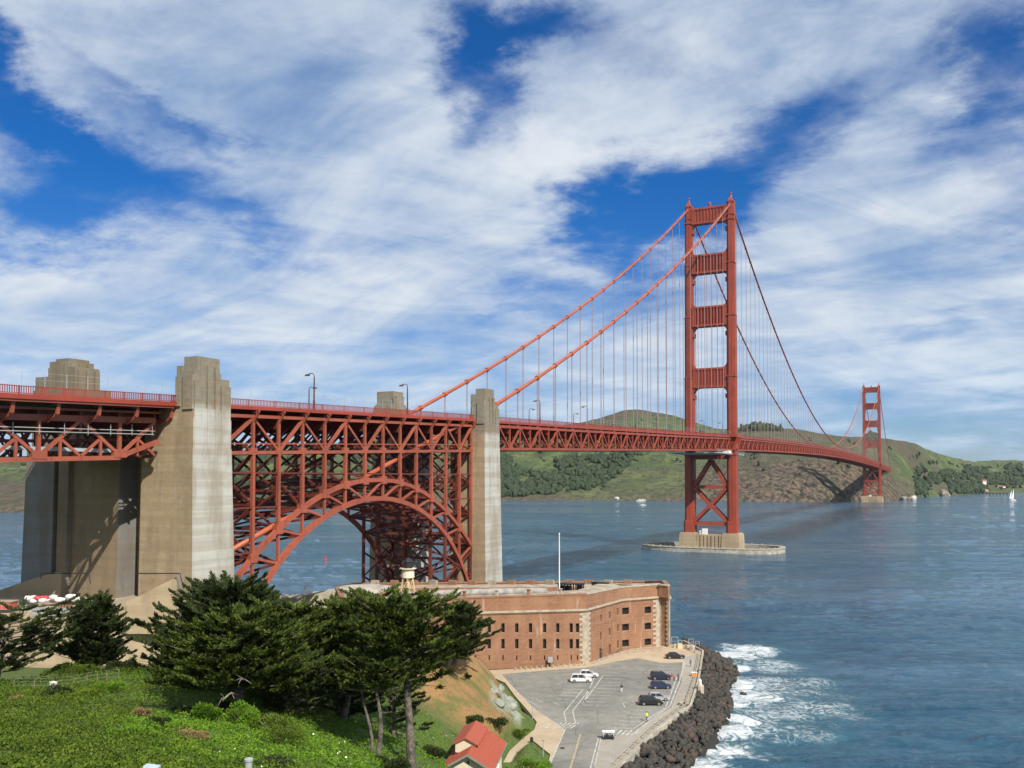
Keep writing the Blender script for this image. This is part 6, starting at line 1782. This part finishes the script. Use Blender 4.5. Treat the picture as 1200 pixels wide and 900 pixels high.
def sprigs(P, Dr, ln, wd, rng):
    """pointed foliage sprigs: each a kite with a slight fold (2 quads)"""
    n_ = len(P); Dr = Dr / np.linalg.norm(Dr, axis=1, keepdims=True)
    s = np.cross(Dr, rng.normal(0, 1, (n_, 3))); s /= np.linalg.norm(s, axis=1, keepdims=True)
    u = np.cross(Dr, s)
    ln = ln[:, None]; wd = wd[:, None]
    a = P; b = P + Dr * ln * .45 + s * wd + u * wd * .3; c = P + Dr * ln; d = P + Dr * ln * .45 - s * wd + u * wd * .3
    e = P + Dr * ln * .5 + u * wd * -.5
    V_ = np.stack([a, b, e, d, c], 1).reshape(-1, 3)
    i = np.arange(n_)[:, None] * 5
    F_ = np.concatenate([np.hstack([i, i + 1, i + 2]), np.hstack([i + 1, i + 4, i + 2]), np.hstack([i + 2, i + 4, i + 3]), np.hstack([i, i + 2, i + 3])])
    return V_, F_

def cypress(label, px, pyb, D, ytop, rad, seed, mat='cyp', lean=(0, 0), first=.28, shape='dome', trunks=1, tr=.42, n_l=62, dens=1.0, dead=0, flat_=.22, bare=0.0, wind=(.35, .05), zbase=None, upb=.25):
    rng = np.random.default_rng(seed)
    b = pd(px, pyb, D); zb = hz(b[0], b[1]) if zbase is None else zbase
    ztop = zat(px, ytop, D); H = ztop - zb; base = Vector((b[0], b[1], zb - .4))
    T = thing('cypress_tree', label, 'tree', tuple(base), 0, 'cypresses on the slope before the bridge')
    H += .4
    lean3 = rgt * lean[0] * H + fwd * lean[1] * H
    wind3 = np.array(rgt * wind[0] + fwd * wind[1])
    # trunks
    axes = []
    for k in range(trunks):
        off = rgt * (k - (trunks - 1) / 2) * 1.6
        w1_, w2_ = rng.normal(0, .04, 2) * H, rng.normal(0, .04, 2) * H
        pts = []
        for j in range(9):
            t_ = j / 8; p_ = off * (1 - t_ * .3) + lean3 * t_ ** 1.5 + Vector((0, 0, H * .94 * t_)) + rgt * w1_[0] * math.sin(t_ * 5 + seed) + fwd * w1_[1] * math.sin(t_ * 4)
            pts.append(p_)
        axes.append(pts); mb = MB(); mb.tube(pts, [tr * (1.35 if j == 0 else 1) * (1 - .85 * j / 8) + .04 for j in range(9)], 10)
        for j in range(5):                          # root flare / fluted bark ridges
            a = j * 1.26; mb.tube([pts[0] + Vector((math.cos(a), math.sin(a), 0)) * tr * 1.2, pts[1] + Vector((math.cos(a), math.sin(a), 0)) * tr * .62, pts[2] + Vector((math.cos(a + .3), math.sin(a + .3), 0)) * tr * .45], [tr * .35, tr * .3, tr * .2], 6)
        mb.build('trunk', M['bark'], T, smooth=True)
    PP, DD, LL = [], [], []
    br = MB()
    for i in range(n_l):
        t_ = first + (1 - first) * ((i + .5) / n_l) ** .9
        ax = axes[i % trunks]; fi = min(t_ * 8, 7.99); p0 = ax[int(fi)].lerp(ax[int(fi) + 1], fi % 1)
        az_ = i * 2.399 + rng.normal(0, .35)
        tt = (t_ - first) / (1 - first)
        if shape == 'dome': rr = rad * (1 - .80 * tt ** 1.6) * (.65 + .35 * min(1, tt * 4 + .3))
        elif shape == 'flat': rr = rad * (.75 + .35 * tt) * (1 - .55 * max(0, tt - .8) / .2)
        else: rr = rad * (1 - .86 * tt) 
        rr *= rng.uniform(.45, 1.2)
        dirv = np.array([math.cos(az_), math.sin(az_), 0]); hd = dirv + wind3; 
        rise = rng.uniform(.05, .35) + upb * tt
        end = np.array(p0) + hd * rr + [0, 0, rise * rr]
        mid = np.array(p0) + hd * rr * .5 + [0, 0, rise * rr * .25]
        br.tube([p0, tuple(mid), tuple(end)], [.05 + .09 * (1 - tt) * tr / .4, .05, .02], 5, cap=False)
        nfr = max(2, int(rr * 1.05 * dens))
        for j in range(nfr):                        # fronds: long ragged clumps that sweep out and turn up at the tip
            f = .28 + .72 * (j + rng.random()) / nfr
            c = (np.array(p0) * (1 - f) ** 2 + 2 * mid * f * (1 - f) + end * f * f) + rng.normal(0, .14 * rr, 3) * [1, 1, .4]
            yaw = rng.normal(0, .75); hx = np.array([hd[0] * math.cos(yaw) - hd[1] * math.sin(yaw), hd[0] * math.sin(yaw) + hd[1] * math.cos(yaw), 0]); hx /= np.linalg.norm(hx) + 1e-6
            fl = rng.uniform(.7, 1.5) * (.55 + .12 * rad); fw = fl * rng.uniform(.28, .5); fh = rng.uniform(.12, .5) + upb * .6
            m_ = int(62 * fl * 1.7)
            u_ = rng.random(m_) ** .8; sd = rng.normal(0, .5, m_) * (1 - u_ * .75)
            sx_ = np.array([-hx[1], hx[0], 0])
            P_ = c + hx * (u_[:, None] - .35) * fl * 1.5 + sx_ * (sd * fw)[:, None] + np.stack([np.zeros(m_), np.zeros(m_), u_ ** 1.8 * fh * fl + rng.normal(0, .07, m_) + flat_ * .3 * rng.random(m_)], -1)
            Dr_ = hx * .85 + sx_ * (sd * .9)[:, None] + np.array([0, 0, .45]) + rng.normal(0, .28, (m_, 3)) + np.stack([np.zeros(m_), np.zeros(m_), u_ * .5], -1)
            PP.append(P_); DD.append(Dr_); LL.append(rng.uniform(.20, .50, m_))
    br.build('branches', M['bark'], T)
    P_ = np.concatenate(PP); D_ = np.concatenate(DD); L_ = np.concatenate(LL)
    V_, F_ = sprigs(P_, D_, L_, L_ * .15 + .015, rng)
    tint = np.repeat(rng.random(len(P_)), 5)
    npmesh('crown', V_, F_, M[mat], T, col=tint)
    for k in range(dead):
        p0 = axes[0][int(rng.integers(2, 5))]; a = rng.uniform(-2.6, -.5) + TH; d_ = Vector((math.cos(a), math.sin(a), .2)); L = rad * rng.uniform(.5, .85)
        mb = MB(); pts = [p0, p0 + d_ * L * .5 + Vector((0, 0, .3)), p0 + d_ * L + Vector((0, 0, rng.uniform(-.6, .8)))]; mb.tube(pts, [.11, .08, .02], 6)
        for q_ in range(4):
            s_ = pts[1].lerp(pts[2], q_ * .25); w_ = d_ * .8 + Vector((-d_.y, d_.x, 0)) * rng.uniform(-1, 1) + Vector((0, 0, rng.uniform(-.5, .6))); mb.tube([s_, s_ + w_ * L * .14, s_ + w_ * L * .24 + Vector((0, 0, -.12 * L * rng.random()))], [.05, .03, .012], 5)
        mb.build('dead_branch', M['deadwood'], T)
    return T
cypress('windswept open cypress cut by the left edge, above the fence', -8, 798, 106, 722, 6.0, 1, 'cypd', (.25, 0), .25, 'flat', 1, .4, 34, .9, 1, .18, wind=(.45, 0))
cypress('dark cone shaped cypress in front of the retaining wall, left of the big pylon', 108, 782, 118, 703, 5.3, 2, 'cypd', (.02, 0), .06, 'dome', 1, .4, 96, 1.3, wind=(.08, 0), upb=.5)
cypress('tall spiky cypress whose top overlaps the base of the big pylon', 262, 800, 104, 691, 8.6, 3, 'cypd', (.05, 0), .10, 'dome', 3, .35, 130, 1.15, 0, wind=(-.05, 0), upb=.5)
cypress('layered cypress with bleached dead limbs in front of the tall spiky one', 277, 838, 86, 717, 7.2, 4, 'cyp', (.04, 0), .30, 'dome', 1, .42, 92, 1.2, 4, wind=(.05, -.1))
cypress('cypress with a broad green crown below the foot of the arch', 345, 826, 100, 709, 6.6, 5, 'cyp', (.0, 0), .18, 'dome', 1, .38, 90, 1.2, wind=(.05, 0))
cypress('cypress left of the tall bare trunk, below the low masonry wall', 402, 842, 104, 703, 6.4, 6, 'cyp', (.0, 0), .22, 'dome', 1, .38, 86, 1.2, 1, wind=(.05, 0))
cypress('tallest cypress with one thick bare grey trunk beside the dry knoll', 482, 890, 92, 700, 5.6, 7, 'cyp', (-.07, 0), .55, 'flat', 1, .5, 80, 1.15, 0, wind=(-.05, 0))
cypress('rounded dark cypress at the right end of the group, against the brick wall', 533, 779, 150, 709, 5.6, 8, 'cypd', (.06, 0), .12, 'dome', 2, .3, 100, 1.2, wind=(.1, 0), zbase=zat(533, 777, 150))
cypress('small flat topped cypress on a slender pale trunk left of the tallest one', 443, 879, 88, 772, 3.4, 9, 'cyp', (-.03, 0), .72, 'flat', 1, .26, 34, 1.1, wind=(-.1, 0))
cypress('small crowned cypress with the thinnest leaning trunk in the group', 432, 874, 89, 776, 2.9, 10, 'cyp', (-.06, 0), .76, 'flat', 1, .17, 26, 1.1, wind=(-.3, 0))
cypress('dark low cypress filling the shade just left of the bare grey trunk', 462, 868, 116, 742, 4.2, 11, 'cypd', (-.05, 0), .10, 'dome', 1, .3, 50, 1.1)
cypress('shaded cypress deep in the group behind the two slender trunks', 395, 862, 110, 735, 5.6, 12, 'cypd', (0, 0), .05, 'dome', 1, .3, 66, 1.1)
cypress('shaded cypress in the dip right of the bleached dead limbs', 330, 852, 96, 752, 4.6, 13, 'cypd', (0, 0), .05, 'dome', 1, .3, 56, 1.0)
cypress('low spreading cypress at the left foot of the layered one', 228, 810, 96, 750, 4.4, 14, 'cyp', (-.1, 0), .15, 'dome', 1, .3, 50, 1.0)

# ground cover over the slopes: uncountable leaves
def cover(name, count, region, mat, ln, up=.6, lift=.12, wd=.35):
    X = RNG.uniform(-66, 16, count * 5); D = 38 + 134 * RNG.random(count * 5) ** 1.5
    keep = RNG.random(len(X)) < np.clip((95 / np.maximum(D, 38)) ** 1.2, 0, 2.2) / 2.2
    X, D = X[keep], D[keep]
    x = CAM.x + X * CT_ - D * ST_; y = CAM.y + X * ST_ + D * CT_
    px = 600 + F * X / D
    z = hgt(x, y); _, py = projv(x, y, z)
    k = (px > -60) & (px < 700) & (py < 960) & (RNG.random(len(x)) < region(px, py, D, z, x, y) * (1 - .85 * (fbm(x, y, 123, 4, 1 / 3.) > .665))) & (z > 4.35) & ~inpoly(x, y, LOT)
    x, y, z = x[k][:count], y[k][:count], z[k][:count]
    n_ = len(x); hump = np.clip(fbm(x, y, 77, 3, 1 / 1.7) - .35, 0, 1) * 1.6 * (lift > .1); P_ = np.stack([x, y, z + RNG.uniform(-.05, lift, n_) * (1 + hump) + hump * .35], -1)
    Dr_ = RNG.normal(0, 1, (n_, 3)) * [1, 1, .3] + [0, 0, up]
    L_ = RNG.uniform(*ln, n_); V_, F_ = sprigs(P_, Dr_, L_, L_ * wd, RNG)
    return struct(npmesh(name, V_, F_, mat, col=np.repeat(RNG.random(n_), 5)), 'stuff')
def bright(px, py, x, y):
    a = np.exp(-(((px - 250) / 90) ** 2 + ((py - 850) / 42) ** 2)) + 1.1 * np.exp(-(((px - 420) / 110) ** 2 + ((py - 885) / 30) ** 2)) + .7 * np.exp(-(((px - 340) / 80) ** 2 + ((py - 870) / 25) ** 2)) + .8 * (py > 835) * (px > 385) * (px < 530) + .4 * np.exp(-(((px - 170) / 60) ** 2 + ((py - 790) / 20) ** 2)) + .5 * (px > 575) * (py > 805)
    return np.clip(a * 1.3 + (fbm(x, y, 4, 4, 1 / 5.) - .5) * 1.6, 0, 1)
isk = lambda px, py, D: (px > 488) & (D > 128)
cover('olive_scrub', 190000, lambda px, py, D, z, x, y: np.where(isk(px, py, D), .0, 1) * (1 - bright(px, py, x, y)), M['ivy'], (.09, .26), .9, .40)
cover('bright_ground_cover', 120000, lambda px, py, D, z, x, y: np.where(isk(px, py, D), .15 * (px > 570), 1) * bright(px, py, x, y), M['clover'], (.09, .22), .6, .26, .5)
cover('dry_grass', 60000, lambda px, py, D, z, x, y: np.where(isk(px, py, D), .6, np.clip((fbm(x, y, 91, 4, 1 / 4.) - .60) * 4, 0, .35)), M['drygrass'], (.15, .42), 1.6, .08, .09)
cover('white_wildflowers', 900, lambda px, py, D, z, x, y: np.where(isk(px, py, D), 0, .9) * ((px > 260) & (py > 820) & (fbm(x, y, 6, 3, 1 / 4.) > .55)), M['flower'], (.10, .2), .8, .5, .5)

def bush(label, px, py, D, rx, rz_, seed, mat='ivy', n_=1500, twigs=False, z=None, ln=(.14, .32), group='low bushes on the slope'):
    rng = np.random.default_rng(seed); q = wc((px - 600) / F * D, D); zz = hz(q[0], q[1]) if z is None else z
    T = thing('bush', label, 'bush', (q[0], q[1], zz), 0, group)
    PP = []
    for j in range(9):
        c = rng.normal(0, .42, 3) * [rx, rx * .8, rz_ * .25] + [0, 0, rz_ * .35]; r_ = rng.uniform(.35, .62)
        m_ = n_ // 9; d_ = rng.normal(0, 1, (m_, 3)); d_ /= np.linalg.norm(d_, axis=1, keepdims=True); d_[:, 2] = np.abs(d_[:, 2])
        PP.append(np.hstack([c + d_ * [rx * r_, rx * r_, rz_ * r_] * rng.uniform(.75, 1, (m_, 1)), d_]))
    A_ = np.concatenate(PP); L_ = rng.uniform(*ln, len(A_)); V_, F_ = sprigs(A_[:, :3], A_[:, 3:] + [0, 0, .3] + rng.normal(0, .3, (len(A_), 3)), L_, L_ * .3, rng)
    npmesh('foliage', V_, F_, M[mat], T, col=np.repeat(rng.random(len(A_)), 5))
    mb = MB()
    for k in range(6 if not twigs else 14):
        a = rng.uniform(0, 6.28); e = Vector((math.cos(a) * rx * .7, math.sin(a) * rx * .6, rz_ * rng.uniform(.6, 1.1))); mb.tube([(0, 0, -.2), e * .5 + Vector((0, 0, .1)), e], [.05, .035, .012], 5, cap=False)
    mb.build('stems', M['deadwood'] if twigs else M['bark'], T)
    return T
bush('dark rounded bush beside the cone shaped cypress, at the slope crest', 142, 782, 112, 1.9, 1.9, 31, 'cypd', 3000)
bush('olive hump of scrub below the cone shaped cypress', 100, 782, 110, 3.4, 1.5, 32, 'ivy', 3000)
bush('brownish twiggy bush below the dead limbs', 318, 872, 78, 1.6, 1.5, 33, 'ivy', 1300, True)
bush('pale green bush left of the dead trunk, mid slope', 245, 832, 82, 1.5, 1.4, 34, 'clover', 2200)
bush('leafy bright green bush right of the dead trunk', 286, 846, 80, 1.7, 2.0, 35, 'clover', 2600)
bush('dark bush at the foot of the thick bare trunk', 462, 898, 84, 1.6, 1.3, 36, 'cypd', 2600)
bush('low dark bush to the right of the thick bare trunk', 506, 868, 104, 1.6, 1.2, 37, 'cypd', 2000)
bush('blue green shrub left on the slope just above the little house', 556, 846, 136, 1.5, 1.2, 38, 'cypd', 1800)
bush('grey green shrub right on the slope just above the little house', 583, 846, 140, 1.7, 1.1, 39, 'cypd', 1800)
bush('shrub at the foot of the knoll beside the path', 607, 838, 146, 1.6, .9, 40, 'ivy', 1600)
bush('tiny dark shrub on the dry knoll', 549, 796, 152, .6, .6, 41, 'cypd', 500)
bush('clipped green hedge mound beside the access road', 615, 895, 128, 2.6, 1.5, 42, 'ivy', 4200, z=3.8)
bush('right part of the hedge mound, next to the white road line', 630, 893, 130, 2.3, 1.4, 43, 'clover', 3600, z=3.8)
bush('left part of the hedge mound by the tan path', 608, 902, 124, 2.0, 1.5, 44, 'ivy', 3200, z=3.8)
import itertools
_r = np.random.default_rng(5)
for k in range(26):
    D_ = _r.uniform(56, 98); px_ = _r.uniform(5, 330 if D_ > 74 else 460)
    look = [('ivy', 'olive'), ('clover', 'bright green'), ('cypd', 'dark green'), ('drygrass', 'straw coloured')][int(_r.integers(0, 4))]
    bush(look[1] + ' clump standing a little above the ground cover of the foreground slope', px_, 0, D_, _r.uniform(.8, 2.0), _r.uniform(.5, 1.25), 200 + k, look[0], 1700, look[0] == 'drygrass', ln=(.10, .24), group=look[1] + ' clumps on the foreground slope')
# serpentine outcrop on the knoll's cut face
M['serp'] = rockmat('serpentine_rock', (.17, .20, .16), (.32, .33, .27), (.30, .22, .13), .8)
for k, (px, py, D, s_) in enumerate(((588, 812, 156, 1.6), (594, 822, 155, 1.5), (583, 822, 152, 1.3), (598, 812, 160, 1.3), (586, 800, 162, 1.2), (592, 832, 152, 1.0), (602, 828, 156, 1.1), (580, 808, 156, 1.0))):
    q = wc((px - 600) / F * D, D); v, f = rockmesh(s_, s_ * .9, s_ * .8, 60 + k, .2); o = npmesh('outcrop_rock', v, f, M['serp']); o.location = (q[0], q[1], hz(q[0], q[1]) + .1)
    tag(o, 'pale green rock of the outcrop on the cut side of the knoll', 'rock', 'outcrop rocks on the knoll')

# ================================================================ HAZE: a thin even volume from below the water to above the towers
hm_, n = newmat('sea_haze')
v = n.n('ShaderNodeVolumePrincipled', {'Color': (.80, .88, 1.0, 1), 'Density': .000016, 'Anisotropy': .2})
n.n('ShaderNodeOutputMaterial', {'Volume': v.outputs[0]})
mb = MB(); mb.box(-15050, 15050, -12050, 18050, -62, 330)
struct(mb.build('haze', hm_), 'stuff')
SC.cycles.volume_bounces = 0
